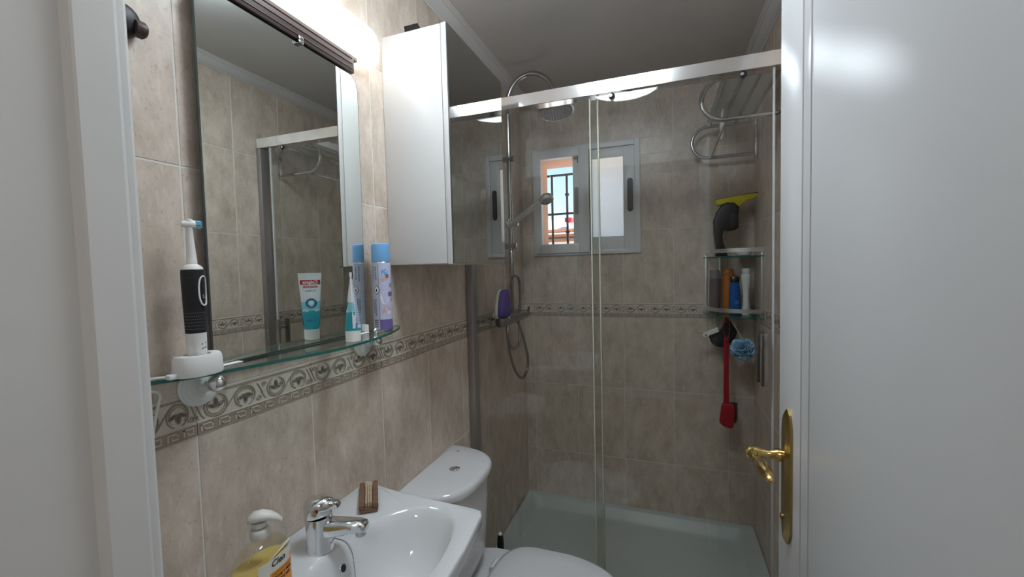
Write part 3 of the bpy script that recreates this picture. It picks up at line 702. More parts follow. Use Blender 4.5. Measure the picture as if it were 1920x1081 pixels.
def on_can(x, z, off=.0003): a = A0+x/kr; return (kx+(kr+off)*math.cos(a), ky+(kr+off)*math.sin(a), SZ+z)
def cpatch(mb, x0, x1, z0, z1, m, off=.0003, nx=8):
    vs = [on_can(x0+(x1-x0)*i/nx, z, off) for z in (z0, z1) for i in range(nx+1)]; mb.add(vs, [(i, i+1, i+nx+2, i+nx+1) for i in range(nx)], m)
mb = MB(); cpatch(mb, -.042, -.008, .008, .182, 'can_grey', .0002)
cpatch(mb, -.0085, -.0075, .008, .182, 'can_metal', .0006, 2)
random.seed(9)
for x, za, zb, n_ in ((-.024, .135, .176, 9), (-.024, .052, .088, 9), (-.018, .045, .090, 9), (-.0155, .140, .174, 8)):
    for k in range(n_):
        z = za+(zb-za)*k/n_; cpatch(mb, x-.0022, x+.0016+random.uniform(0, .0016), z, z+(zb-za)/n_*.55, 'ink_grey', .0005, 2)
for k in range(12): cpatch(mb, -.024, -.012, .014+k*.0019, .0151+k*.0019-(k % 3)*.0004, 'ink_black', .0005, 3)
dm = [(0, .013), (.0095, 0), (0, -.013), (-.0095, 0)]
for sc_, m_, of in ((1, 'ink_black', .0006), (.82, 'can_white', .0008)): mb.add([on_can(-.014+x*sc_, .112+y*sc_, of) for x, y in dm], [(0,1,2,3)], m_)
fl = [(0, .006), (.0022, .001), (.0018, -.003), (0, -.0045), (-.002, -.0028), (-.0018, .001), (-.0008, .0025)]
mb.add([on_can(-.014+x, .111+y, .001) for x, y in fl], [tuple(range(7))], 'ink_black')
mb.build('warning_print', cn, 0)
mb = MB()
def blob(x, z, a, b, m, of=.0004, seed=0):
    random.seed(seed); pts = [(x+a*math.cos(2*PI*k/14)*random.uniform(.8, 1.1), z+b*math.sin(2*PI*k/14)*random.uniform(.8, 1.1)) for k in range(14)]
    mb.add([on_can(p[0], p[1], of) for p in pts], [tuple(range(14))], m)
blob(.008, .155, .010, .012, 'cap_blue', .0004, 1); blob(.010, .143, .007, .007, 'can_pink', .0006, 2); blob(.002, .138, .006, .006, 'can_pink', .0005, 3); blob(.014, .148, .005, .006, 'wood', .0007, 4)
blob(.006, .090, .012, .018, 'can_white', .0003, 5); blob(.012, .06, .010, .010, 'can_pink', .0005, 6); blob(.003, .055, .007, .006, 'can_pink', .0005, 7); blob(.016, .052, .005, .006, 'can_white', .0007, 8)
put_text(mb, 'O', .014, lambda x, y: on_can(.026+x, .123+y, .0008), 'ink_grey', bold=.0004)
cpatch(mb, .016, .034, .095, .106, 'can_purple', .0006)
put_text(mb, 'B', .008, lambda x, y: on_can(.026+x, .085+y, .0008), 'can_purple', bold=.0002)
mb.build('front_print', cn, 0)

# ------------------------------------------------------------------ washbasin
BZ = .855; BYC = .612
ba = thing('washbasin', (.02, BYC, 0), 'white ceramic washbasin with curved front below the mirror', 'washbasin')
half = [(.001, .270), (.012, .275), (.03, .272), (.075, .264), (.14, .257), (.25, .2515), (.335, .248), (.350, .244), (.357, .230), (.363, .19), (.374, .11), (.380, .0)]
poly = [Vector((a, BYC+b, 0)) for a, b in half]+[Vector((a, BYC-b, 0)) for a, b in half[::-1][1:]]
cc = Vector((.17, BYC, 0)); NA = 120
def cast(th):
    dirv = Vector((math.cos(th), math.sin(th), 0)); best = None
    for i in range(len(poly)):
        a = poly[i]-cc; b = poly[(i+1) % len(poly)]-cc; e_ = b-a; den = dirv.x*e_.y-dirv.y*e_.x
        if abs(den) < 1e-12: continue
        t = (a.x*e_.y-a.y*e_.x)/den; s_ = (a.x*dirv.y-a.y*dirv.x)/den
        if t > 0 and -1e-6 <= s_ <= 1+1e-6 and (best is None or t < best): best = t
    return cc+dirv*best
ths = sorted(set([2*PI*k/NA for k in range(NA)]+[math.atan2(p.y-cc.y, p.x-cc.x) % (2*PI) for p in poly]))
outer = [cast(t) for t in ths]
bc = Vector((.238, BYC, 0)); bax, bay = .100, .222
def bowl(t, k):
    c_, s_ = math.cos(t), math.sin(t); e_ = 2.5
    x = bax*k*math.copysign(abs(c_)**(2/e_), c_); y = bay*k*math.copysign(abs(s_)**(2/e_), s_)
    bx = bc.x-(.055*max(0, -c_))*(k-.55)*(k > .55)*abs(c_)       # back wall of the bowl slopes out toward the tap
    return Vector((max(bx, 0)+x, bc.y+y, 0))
def lipz(p): return .007*max(0, 1-p.x/.035)
def ring(fn, z): return [Vector((max(fn(t).x, .0008), fn(t).y, z)) for t in ths]
R = []
O = outer
def off(p, k): v = (p-cc); return cc+v*k
R.append([Vector((max(.0008, off(p, .40).x), off(p, .40).y, BZ-.20)) for p in O])
R.append([Vector((max(.0008, off(p, .70).x), off(p, .70).y, BZ-.14)) for p in O])
R.append([Vector((max(.0008, off(p, .93).x), off(p, .93).y, BZ-.055)) for p in O])
R.append([Vector((max(.0008, off(p, .99).x), off(p, .99).y, BZ-.03)) for p in O])
R.append([Vector((max(.0008, p.x), p.y, BZ-.010+lipz(p))) for p in O])
R.append([Vector((max(.0008, off(p, .995).x), off(p, .995).y, BZ-.002+lipz(p))) for p in O])
R.append([Vector((max(.0009, off(p, .98).x), off(p, .98).y, BZ+lipz(p))) for p in O])
for q, z in ((.5, -.002), (.0, -.003)):
    R.append([Vector((max(.001, off(p, .965).x), off(p, .965).y, 0)).lerp(bowl(t, 1.06), 1-q) + Vector((0, 0, BZ+z+(lipz(p)*q))) for p, t in zip(O, ths)])
for k, z in ((1.02, -.0055), (.99, -.011), (.95, -.022), (.90, -.042), (.83, -.072), (.72, -.102), (.55, -.122), (.3, -.131), (.12, -.134)):
    R.append([bowl(t, k)+Vector((0, 0, BZ+z)) for t in ths])
mb = MB(); mb.loft(R, 'ceramic'); mb.build('bowl', ba, 60)
mb = MB(); mb.lathe([(.022, 0), (.022, .003), (.016, .004), (.014, .001)], 'chrome', (bc.x, bc.y, BZ-.1345), n=24); mb.build('drain', ba)
mb = MB(); mb.loft([sring(.12, BYC, 0.002, .10, .10, 2.4), sring(.12, BYC, .05, .095, .095, 2.4), sring(.12, BYC, .45, .085, .085, 2.4), sring(.13, BYC, BZ-.16, .11, .12, 2.4)], 'ceramic'); mb.build('pedestal', ba)
OV = Vector((.1455, .628, BZ-.028)); on_ = Vector((.93, .12, .36)).normalized()
M = Matrix.Translation(OV) @ on_.to_track_quat('Z', 'Y').to_matrix().to_4x4()
mb = MB(); mb.lathe([(.0085, -.001), (.0098, .001), (.0092, .0018), (.0072, .0016)], 'dull_chrome', n=24, caps=False); mb.xf(M).build('overflow_ring', ba)
mb = MB(); mb.lathe([(.0075, .0), (.0075, .0012)], 'rubber_black', n=20); mb.xf(M).build('overflow_hole', ba)

# faucet
FX, FY = .083, .634
fa = thing('basin_faucet', (FX, FY, BZ), 'chrome single-lever mixer tap on the washbasin', 'faucet')
mb = MB(); mb.lathe([(.0285, BZ-.002), (.0282, BZ+.003), (.0265, BZ+.008), (.0258, BZ+.05), (.0262, BZ+.062), (.0255, BZ+.068)], 'chrome', (FX, FY, 0), n=32); mb.build('body', fa)
def obox(c, ax, hw, hh): return [c+ax[1]*(hw*i)+ax[2]*(hh*j) for i, j in ((-1,-.6),(-.6,-1),(.6,-1),(1,-.6),(1,.6),(.6,1),(-.6,1),(-1,.6))]
sd = Vector((.93, .30, 0)).normalized(); sl = Vector((-sd.y, sd.x, 0)); uz = Vector((0, 0, 1))
c0 = Vector((FX, FY, BZ+.044))
mb = MB(); mb.loft([obox(c0+sd*t+uz*z, (sd, sl, uz), a, b) for t, z, a, b in ((.0, -.002, .019, .018), (.03, -.002, .018, .0165), (.06, .0005, .0165, .0135), (.084, .0015, .016, .0115), (.096, .000, .015, .010), (.101, -.002, .011, .007))], 'chrome'); mb.build('spout', fa, 50)
mb = MB(); e_ = c0+sd*.087; mb.lathe([(.0105, -.014), (.011, -.012), (.011, 0)], 'dull_chrome', (e_.x, e_.y, e_.z-.004), n=20); mb.build('aerator', fa)
tl = (uz+sd*-.20).normalized(); ex = (sd-tl*sd.dot(tl)).normalized()
hc = Vector((FX, FY, BZ+.071))
mb = MB(); mb.loft([[hc+ex*(r*math.cos(2*PI*k/28)*(1+(.28 if math.cos(2*PI*k/28) > 0 else 0))+dx)+sl*(r*math.sin(2*PI*k/28))+tl*z for k in range(28)] for r, z, dx in ((.0255, 0, 0), (.027, .006, 0), (.0272, .016, .001), (.026, .024, .001), (.021, .031, -.001), (.011, .0345, -.003), (.001, .0355, -.003))], 'chrome'); lv = mb.build('lever_cap', fa, 50)
mb = MB(); mb.loft([obox(hc+ex*t+tl*z, (ex, sl, tl), a, b) for t, z, a, b in ((.012, .020, .013, .007), (.030, .019, .0115, .006), (.040, .015, .0105, .005), (.046, .010, .009, .004))], 'chrome'); mb.build('lever', lv, 50)
mb = MB(); q_ = hc+ex*.012-sl*.0245+tl*.016; mb.sphere(q_, .0045, 'dark_red', (1, .5, 1), 10); mb.build('temperature_dot', lv)
mb = MB()
pth = bez([(FX+.018, FY+.016, BZ+.012), (FX+.034, FY+.026, BZ+.004), (.135, FY+.022, BZ+.0), (.150, FY+.018, BZ-.016), (.163, FY+.008, BZ-.045), (.178, FY-.004, BZ-.080), (.20, FY-.02, BZ-.118)], 9)
for p in pth: mb.sphere(p, .0016, 'dull_chrome', (1,1,1), 8)
mb.tube(pth, .0006, 'dark_chrome', 6); mb.build('plug_chain', fa)

# wooden soap holder with light slats
wd = thing('wooden_soap_rack', (.06, .81, BZ+.003), 'small dark wooden rack with pale slats on the basin corner', 'soap dish')
dv = Vector((.62, -.78, 0)).normalized(); lvv = Vector((-dv.y, dv.x, 0)); o0 = Vector((.066, .808, BZ+.0025))
def blk(mb, a0_, a1_, b0, b1, z0_, z1_, m):
    vs = [o0+dv*a+lvv*b+uz*z for z in (z0_, z1_) for a, b in ((a0_, b0), (a1_, b0), (a1_, b1), (a0_, b1))]
    bm = bmesh.new(); vv = [bm.verts.new(v) for v in vs]
    for f in ((0,3,2,1),(4,5,6,7),(0,1,5,4),(1,2,6,5),(2,3,7,6),(3,0,4,7)): bm.faces.new([vv[i] for i in f])
    bmesh.ops.bevel(bm, geom=bm.edges[:], offset=.0012, segments=2, affect='EDGES'); mb.bm(bm, m)
mb = MB(); blk(mb, -.058, .058, -.021, .021, .0, .008, 'wood'); mb.build('base', wd)
for b in (-.0155, .0155):
    mb = MB(); blk(mb, -.058, .058, b-.0065, b+.0065, .0082, .019, 'wood'); mb.build('side_rail', wd)
for b in (-.0055, 0, .0055):
    mb = MB(); blk(mb, -.056, .050, b-.0021, b+.0021, .0082, .0205, 'wood_light'); mb.build('slat', wd)

# ------------------------------------------------------------------ hand soap bottle
sx, sy = .120, .474
sb = thing('soap_bottle', (sx, sy, BZ), 'clear pump bottle of yellow hand soap with an orange label', 'soap bottle')
secs = [(.001, .026, .040), (.006, .029, .044), (.045, .030, .046), (.092, .0295, .0455), (.106, .027, .043), (.116, .022, .035), (.121, .016, .023), (.124, .0125, .0135), (.132, .0115, .0115)]
mb = MB(); mb.loft([sring(sx, sy, BZ+z, a, b, 2.6 if z < .1 else 2.2, 40) for z, a, b in secs], 'bottle_clear'); mb.build('bottle', sb, 50)
secs2 = [(.004, .024, .038), (.008, .0275, .0425), (.045, .0285, .0445), (.076, .0283, .0443), (.086, .028, .044)]
mb = MB(); mb.loft([sring(sx, sy, BZ+z, a, b, 2.6, 40) for z, a, b in secs2], 'soap_yellow'); mb.build('soap', sb, 50)
mb = MB(); mb.lathe([(.0145, .130), (.0150, .132), (.0150, .141), (.0135, .144), (.0125, .145)], 'plastic_pale', (sx, sy, BZ), n=28); mb.lathe([(.0065, .144), (.0065, .152)], 'plastic_pale', (sx, sy, BZ), n=16)
mb.lathe([(.010, .147), (.0118, .149), (.012, .156)], 'plastic_pale', (sx, sy, BZ), n=24); mb.build('pump_collar', sb)
pd = Vector((.8, .6, 0)).normalized(); pq = Vector((-pd.y, pd.x, 0)); pc = Vector((sx, sy, BZ+.156))
mb = MB(); mb.loft([[pc+pd*t+pq*(a*math.cos(2*PI*k/16))+uz*(z+b*math.sin(2*PI*k/16)) for k in range(16)] for t, z, a, b in ((-.017, .003, .003, .003), (-.015, .005, .009, .006), (-.008, .008, .0125, .009), (.004, .009, .0125, .009), (.016, .007, .010, .0075), (.027, .002, .007, .0055), (.034, -.004, .004, .004))], 'plastic_pale'); mb.build('pump_head', sb, 60)
def on_sb(y, z, o=.0012):
    b = .046; a = .030; e_ = 2.6; t = min(1, abs(y)/b); return (sx+a*(1-t**e_)**(1/e_)+o, sy+y, BZ+z)
mb = MB()
def spatch(y0, y1, z0, z1, m, o, nx=14):
    vs = [on_sb(y0+(y1-y0)*i/nx, z, o) for z in (z0, z1) for i in range(nx+1)]; mb.add(vs, [(i, i+1, i+nx+2, i+nx+1) for i in range(nx)], m)
spatch(-.028, .040, .010, .100, 'label_cream', .0010)
mb.add([on_sb(-.010, .098, .001)]+[on_sb(-.010+.050*k/8, .100+.009*math.sin(PI/2*k/8), .001) for k in range(9)]+[on_sb(.040, .098, .001)], [tuple(range(11))], 'label_cream')
spatch(-.010, .039, .012, .078, 'label_orange', .0013)
mb.add([on_sb(.022, .0775, .0013), on_sb(.039, .0775, .0013), on_sb(.039, .087, .0013), on_sb(.035, .0885, .0013), on_sb(.029, .083, .0013)], [(0,1,2,3,4)], 'label_orange')
put_text(mb, 'Cien', .0145, lambda x, y: on_sb(.006+x, .0915+y, .0017), 'ink_black', shear=.25, bold=.0003)
put_text(mb, 'JABÓN DE MANOS', .0048, lambda x, y: on_sb(.014+x, .0735+y, .0017), 'ink_black')
put_text(mb, 'LECHE Y MIEL', .0066, lambda x, y: on_sb(.014+x, .0665+y, .0017), 'ink_black', bold=.0002)
put_text(mb, 'LEITE E MEL', .0066, lambda x, y: on_sb(.014+x, .0585+y, .0017), 'ink_black', bold=.0002)
mb.build('label_print', sb, 0, label='cream and orange label')

# ------------------------------------------------------------------ toilet
TYC = 1.193
to = thing('toilet', (.1, TYC, 0), 'white close-coupled toilet between the basin and the shower', 'toilet')
def dshape(x0_, dep, hw, z, e1=2.5, e2=3.2, n=40):
    R = []
    for k in range(n+1):
        t = -PI/2+PI*k/n; c_, s_ = math.cos(t), math.sin(t)
        R.append((x0_+dep*abs(c_)**(2/e1), TYC+hw*math.copysign(abs(s_)**(2/e2), s_), z))
    return R
mb = MB(); mb.loft([dshape(.003, .145, .150, .40), dshape(.003, .168, .168, .46), dshape(.003, .178, .172, .60), dshape(.003, .184, .174, .724)], 'toilet_white'); mb.build('cistern', to, 50)
mb = MB(); mb.loft([dshape(.002, .186, .176, .7255), dshape(.002, .197, .184, .730), dshape(.002, .199, .186, .745), dshape(.002, .194, .182, .754), dshape(.002, .18, .172, .7585), dshape(.002, .10, .10, .760)], 'toilet_white'); mb.build('cistern_lid', to, 50)
mb = MB(); mb.lathe([(.0175, .7595), (.0175, .7625), (.0150, .7635), (.0145, .7625), (.013, .764), (.006, .7655), (.001, .766)], 'chrome', (.098, 1.192, 0), n=32); mb.build('flush_button', to)
mb = MB(); mb.box((.045, 1.318, .7597), (.049, 1.322, .7603), 'ink_black'); mb.box((.041, 1.3165, .7597), (.0425, 1.3235, .7603), 'ink_black'); mb.build('maker_mark', to, 0)
def oval(x0_, x1_, hw, z, n=48, back=.7):
    xc = x0_+(x1_-x0_)*.46; R = []
    for k in range(n):
        t = 2*PI*k/n; c_, s_ = math.cos(t), math.sin(t)
        if c_ >= 0: R.append((xc+(x1_-xc)*abs(c_)**(2/2.15), TYC+hw*math.copysign(abs(s_)**(2/2.15), s_), z))
        else: R.append((xc-(xc-x0_)*abs(c_)**(2/5), TYC+hw*math.copysign(abs(s_)**(2/2.6), s_), z))
    return R
mb = MB(); mb.loft([oval(.03, .50, .105, .002), oval(.03, .48, .10, .04), oval(.03, .47, .10, .18), oval(.05, .58, .155, .31), oval(.05, .635, .178, .375), oval(.05, .637, .180, .388)], 'toilet_white'); mb.build('bowl', to, 60)
mb = MB(); mb.loft([oval(.20, .648, .186, .3885), oval(.198, .650, .188, .394), oval(.20, .648, .186, .402)], 'toilet_white'); mb.build('seat', to, 50)
mb = MB(); mb.loft([oval(.205, .650, .188, .4025), oval(.203, .654, .190, .407), oval(.206, .651, .188, .415), oval(.222, .637, .178, .420), oval(.28, .58, .13, .4225), oval(.36, .50, .05, .4235)], 'toilet_white'); mb.build('seat_lid', to, 60)
for y in (-.075, .075):
    mb = MB(); mb.lathe([(.011, -.025), (.011, .025)], 'bottle_white', (.200, TYC+y, .399), 'Y', 16); mb.build('hinge', to)
tbsh = thing('toilet_brush', (.155, 1.435, 0), 'toilet brush with a black handle standing beside the cistern', 'toilet brush')
mb = MB(); mb.lathe([(.040, .002), (.042, .01), (.038, .10), (.034, .14), (.012, .145)], 'bottle_white', (.155, 1.435, 0), n=28); mb.build('holder', tbsh)
mb = MB(); mb.lathe([(.005, .14), (.005, .285), (.0085, .30), (.0125, .335), (.0135, .36), (.0115, .385), (.008, .396)], 'rubber_black', (.155, 1.435, 0), n=20); mb.build('handle', tbsh)
mb = MB(); mb.lathe([(.008, .396), (.008, .400), (.005, .4035), (.001, .404)], 'light_grey', (.155, 1.435, 0), n=16); mb.build('handle_cap', tbsh)

# ------------------------------------------------------------------ shower tray
st = thing('shower_tray', (W/2, 1.88, 0), 'low white shower tray with textured floor', 'shower tray')
mb = MB(); Y0, Y1, X0, X1, ZR = 1.495, D-.001, .001, W-.001, .1155
def rr(i, z, r):
    R = []; xs0, xs1, ys0, ys1 = X0+i, X1-i, Y0+i, Y1-i
    for cx_, cy_, a in ((xs1-r, ys0+r, -PI/2), (xs1-r, ys1-r, 0), (xs0+r, ys1-r, PI/2), (xs0+r, ys0+r, PI)):
        for k in range(7): t = a+PI/2*k/6; R.append((cx_+r*math.cos(t), cy_+r*math.sin(t), z))
    return R
mb.loft([rr(0, .001, .004), rr(0, ZR-.003, .004), rr(.003, ZR, .004), rr(.035, ZR, .03), rr(.042, ZR-.004, .03), rr(.062, ZR-.045, .05), rr(.072, ZR-.053, .055), rr(.09, ZR-.0555, .06)], 'tray_white'); mb.build('tray_body', st, 40)
mb = MB(); mb.lathe([(.045, ZR-.0555), (.045, ZR-.052), (.035, ZR-.050), (.001, ZR-.049)], 'chrome', (.58, 1.66, 0), n=28); mb.build('drain_cover', st)

# ------------------------------------------------------------------ shower screen
ss = thing('shower_screen', (W/2, 1.54, ZR), 'glass sliding shower screen with a polished top rail', 'shower screen')
mb = MB(); mb.prism([(1.5205, 2.031), (1.519, 2.0325), (1.519, 2.0765), (1.5205, 2.078), (1.566, 2.078), (1.566, 2.031)], .004, W-.004, 'rail_chrome', 'X'); mb.build('top_rail', ss, 30)
mb = MB(); mb.box((.001, 1.513, ZR+.001), (.030, 1.556, 2.030), 'profile_grey', .002); mb.build('wall_profile', ss)
mb = MB(); mb.box((W-.030, 1.518, ZR+.001), (W-.001, 1.560, 2.030), 'profile_grey', .002); mb.build('wall_profile', ss)
mb = MB(); mb.box((.031, 1.522, ZR+.0005), (W-.031, 1.562, ZR+.018), 'aluminium', .002); mb.build('bottom_rail', ss)
def pane(name, xa, xb, y, edge):
    mb = MB(); t = .003
    vs = [(xa,y-t,ZR+.02),(xb,y-t,ZR+.02),(xb,y+t,ZR+.02),(xa,y+t,ZR+.02),(xa,y-t,2.034),(xb,y-t,2.034),(xb,y+t,2.034),(xa,y+t,2.034)]
    mb.add(vs, [(0,1,5,4),(2,3,7,6)], 'shower_glass'); mb.add(vs, [(1,2,6,5),(3,0,4,7),(0,3,2,1),(4,5,6,7)], 'glass_edge_pale'); return mb.build(name, ss, 0)
pane('fixed_pane', .029, .533, 1.551, 1)
pane('sliding_pane', .510, 1.084, 1.532, 0)
mb = MB(); mb.box((.5325, 1.545, ZR+.02), (.5385, 1.557, 2.03), 'glass_edge_pale', .001); mb.build('edge_seal', ss)
mb = MB(); mb.box((.5075, 1.5275, ZR+.02), (.5115, 1.5365, 2.025), 'glass_edge_pale', .001); mb.build('edge_seal', ss)
mb = MB(); mb.box((1.0835, 1.527, ZR+.02), (1.0895, 1.537, 2.03), 'light_grey', .001); mb.build('edge_seal', ss)
for x in (.589, 1.00):
    mb = MB(); mb.lathe([(.010, 0), (.011, -.003), (.0105, -.008), (.007, -.010)], 'black_plastic', (x, 1.5285, 2.019), 'Y', 20); mb.lathe([(.005, -.009), (.005, -.0115)], 'chrome', (x-.004, 1.5285, 2.02), 'Y', 12); mb.build('roller_cap', ss)
mb = MB(); mb.box((1.046, 1.500, 1.022), (1.067, 1.512, 1.192), 'dull_chrome', .0015); mb.box((1.052, 1.511, 1.06), (1.061, 1.529, 1.07), 'dull_chrome'); mb.box((1.052, 1.511, 1.145), (1.061, 1.529, 1.155), 'dull_chrome'); mb.build('door_handle', ss)
mb = MB(); mb.box((1.046, 1.553, 1.022), (1.067, 1.565, 1.192), 'dark_chrome', .0015); mb.box((1.052, 1.535, 1.06), (1.061, 1.554, 1.07), 'dark_chrome'); mb.box((1.052, 1.535, 1.145), (1.061, 1.554, 1.155), 'dark_chrome'); mb.build('door_handle', ss)

# ------------------------------------------------------------------ shower column
RX, RY = .060, 1.900
sc_ = thing('shower_column', (RX, RY, 1.0), 'chrome shower column with rain head, hand shower and mixer bar', 'shower')
path = [(RX, RY, 1.40), (RX, RY, 2.19)]+[(RX+.1135-.1135*math.cos(t), RY, 2.205+.122*math.sin(t)) for t in [PI*k/22 for k in range(1, 22)]]+[(RX+.228, RY, 2.18), (RX+.231, RY, 2.155)]
mb = MB(); mb.tube(path, .0112, 'dull_chrome', 16); mb.build('riser_pipe', sc_)
mb = MB(); mb.lathe([(.0125, 1.385), (.0135, 1.388), (.0135, 1.50), (.0115, 1.505)], 'dull_chrome', (RX, RY, 0), n=20); mb.build('lower_pipe_sleeve', sc_)
mb = MB(); mb.tube([(RX, RY, 1.205), (RX, RY, 1.39)], .0085, 'dark_chrome', 14); mb.build('lower_pipe', sc_)
hM = Matrix.Translation((RX+.236, RY, 2.140)) @ Matrix.Rotation(math.radians(-11), 4, 'X') @ Matrix.Rotation(math.radians(-6), 4, 'Y')
mb = MB(); mb.lathe([(.012, .022), (.016, .012), (.03, .008), (.078, .004), (.083, .000), (.0825, -.004), (.078, -.0055), (.001, -.0055)], 'dull_chrome', n=44); rh = mb.xf(hM).build('rain_head', sc_)
mb = MB(); mb.lathe([(.076, -.0056), (.076, -.0064), (.001, -.0066)], 'grey_plastic', n=40); mb.xf(hM).build('spray_plate', rh)
mb = MB()
for r_, n_ in ((.012, 6), (.026, 12), (.040, 18), (.054, 24), (.067, 30)):
    for k in range(n_): a = 2*PI*k/n_+r_*40; mb.lathe([(.0027, -.0064), (.0018, -.0092)], 'ink_grey', (r_*math.cos(a), r_*math.sin(a), 0), n=6)
mb.xf(hM).build('nozzles', rh, 0)
for z in (1.945, 1.530):
    mb = MB(); mb.lathe([(.013, .001), (.013, .078), (.0145, .080), (.0145, .086), (.0125, .088)], 'dull_chrome', (0, RY, z), 'X', 20); mb.build('wall_bracket', sc_)
# slider with hand shower
mb = MB(); mb.lathe([(.020, -.030), (.022, -.026), (.022, -.010), (.016, -.008), (.016, .026), (.0175, .028), (.0175, .036), (.013, .039)], 'chrome', (RX, RY, 1.640), 'X', 24); mb.build('slider', sc_)
hs0, hs1 = Vector((RX+.012, RY-.012, 1.632)), Vector((.222, RY-.02, 1.738))
dd = (hs1-hs0).normalized()
mb = MB(); mb.tube([hs0-dd*.02, hs0, hs0+dd*.03, hs0+dd*.10, hs0+dd*.15, hs0+dd*.175, hs1], [.0125, .0138, .0138, .0125, .0115, .0105, .012], 'aluminium', 18); mb.build('hand_shower_handle', sc_)
hq = Matrix.Translation((.246, RY-.02, 1.742)) @ Vector((.33, -.28, -.9)).to_track_quat('Z', 'Y').to_matrix().to_4x4()
mb = MB(); mb.lathe([(.008, -.018), (.022, -.015), (.030, -.008), (.033, .004), (.033, .014), (.029, .0165)], 'aluminium', n=32); hh_ = mb.xf(hq).build('hand_shower_head', sc_)
mb = MB(); mb.lathe([(.0285, .0165), (.0285, .0178), (.001, .018)], 'light_grey', n=28)
for r_, n_ in ((.009, 6), (.017, 11), (.0245, 16)):
    for k in range(n_): a = 2*PI*k/n_; mb.lathe([(.0021, .0175), (.0014, .0196)], 'ink_grey', (r_*math.cos(a), r_*math.sin(a), 0), n=6)
mb.xf(hq).build('spray_face', hh_)
# mixer bar
VX, VZ = .082, 1.186
mb = MB(); mb.lathe([(.015, 1.665), (.0205, 1.667), (.0225, 1.69), (.0225, 1.735), (.0195, 1.739), (.0195, 1.745), (.0235, 1.747), (.0235, 1.985), (.0195, 1.988), (.0195, 1.993), (.0225, 1.995), (.021, 2.05), (.017, 2.06)], 'dark_chrome', (VX, 0, VZ), 'Y', 26); mx_ = mb.build('mixer_bar', sc_)
mb = MB(); mb.tube([(VX+.015, 2.03, VZ+.012), (VX+.022, 2.025, VZ+.038)], [.007, .0055], 'dark_chrome', 10); mb.build('mixer_lever', mx_)
for y in (1.79, 1.94):
    mb = MB(); mb.lathe([(.031, .0008), (.031, .006), (.026, .010), (.014, .013), (.014, .065)], 'chrome', (0, y, VZ), 'X', 24); mb.build('wall_union', mx_)
hose = bez([(VX, 1.905, VZ-.022), (.092, 1.909, 1.135), (.095, 1.965, 1.052), (.092, 2.022, .955), (.088, 2.010, .892), (.085, 1.945, .872), (.082, 1.86, .925), (.078, 1.80, 1.02), (.075, 1.785, 1.10), (.05, 1.84, 1.22), (.045, 1.88, 1.32), (.05, 1.9, 1.345)], 7)
mb = MB(); mb.tube(hose, .0065, 'hose_metal', 10); mb.build('hose', sc_)
mb = MB(); mb.tube(bez([(.095, 1.735, VZ-.018), (.098, 1.722, 1.115), (.098, 1.760, 1.068), (.098, 1.805, 1.050), (.098, 1.865, 1.058), (.096, 1.895, 1.10), (.092, 1.893, VZ-.018)], 7), .0065, 'hose_metal', 10); mb.build('hose', sc_)
mb = MB(); mb.tube(bez([(.066, 1.893, 1.378), (.085, 1.88, 1.388), (.096, 1.895, 1.37), (.098, 1.905, 1.33), (.098, 1.905, 1.26), (.090, 1.90, VZ+.018)], 7), .0062, 'hose_metal', 10); mb.build('hose', sc_)
# sponge
sp = thing('bath_sponge', (.08, 1.72, VZ+.024), 'purple and cream bath sponge resting on the mixer bar', 'sponge')
def spo(x0_, x1_, m, wob, seed):
    random.seed(seed); prof_ = [(1.665, .0), (1.662, .035), (1.672, .08), (1.695, .112), (1.73, .118), (1.752, .112), (1.765, .08), (1.768, .03), (1.762, .0)]
    pr = [(y+random.uniform(-wob, wob), VZ+.0245+z+random.uniform(-wob, wob)*(z > 0)) for y, z in prof_]
    mb = MB(); mb.prism([(p.x, p.y) for p in bez(pr, 4, True)], x0_, x1_, m, 'X', .006); return mb
spo(.062, .077, 'sponge_cream', .003, 2).build('cream_layer', sp); spo(.0775, .100, 'purple_sponge', .001, 3).build('purple_layer', sp)

# ------------------------------------------------------------------ towel rack
rk = thing('towel_rack', (W, 1.91, 1.92), 'chrome towel rack with looped ends high on the shower wall', 'towel rack')
zt_, zb_ = 2.068, 1.922
for y in (1.645, 2.205):
    loop = [(W-.010, y, zt_), (.985, y, zt_)]+[(.960-.073*math.sin(t), y, (zt_+zb_)/2+.073*math.cos(t)) for t in [PI*k/16 for k in range(0, 17)]]+[(.985, y, zb_), (W-.010, y, zb_)]
    mb = MB(); mb.tube(loop, .0085, 'dull_chrome', 12); mb.build('end_loop', rk)
    mb = MB(); mb.box((W-.012, y-.013, zb_-.014), (W-.001, y+.013, zt_+.014), 'chrome', .003); mb.build('wall_plate', rk)
for x, z in ((.965, zt_), (1.020, zt_), (1.075, zt_), (1.128, zt_), (.968, zb_)):
    mb = MB(); mb.tube([(x, 1.645, z), (x, 2.205, z)], .0052, 'dull_chrome', 10); mb.build('bar', rk)
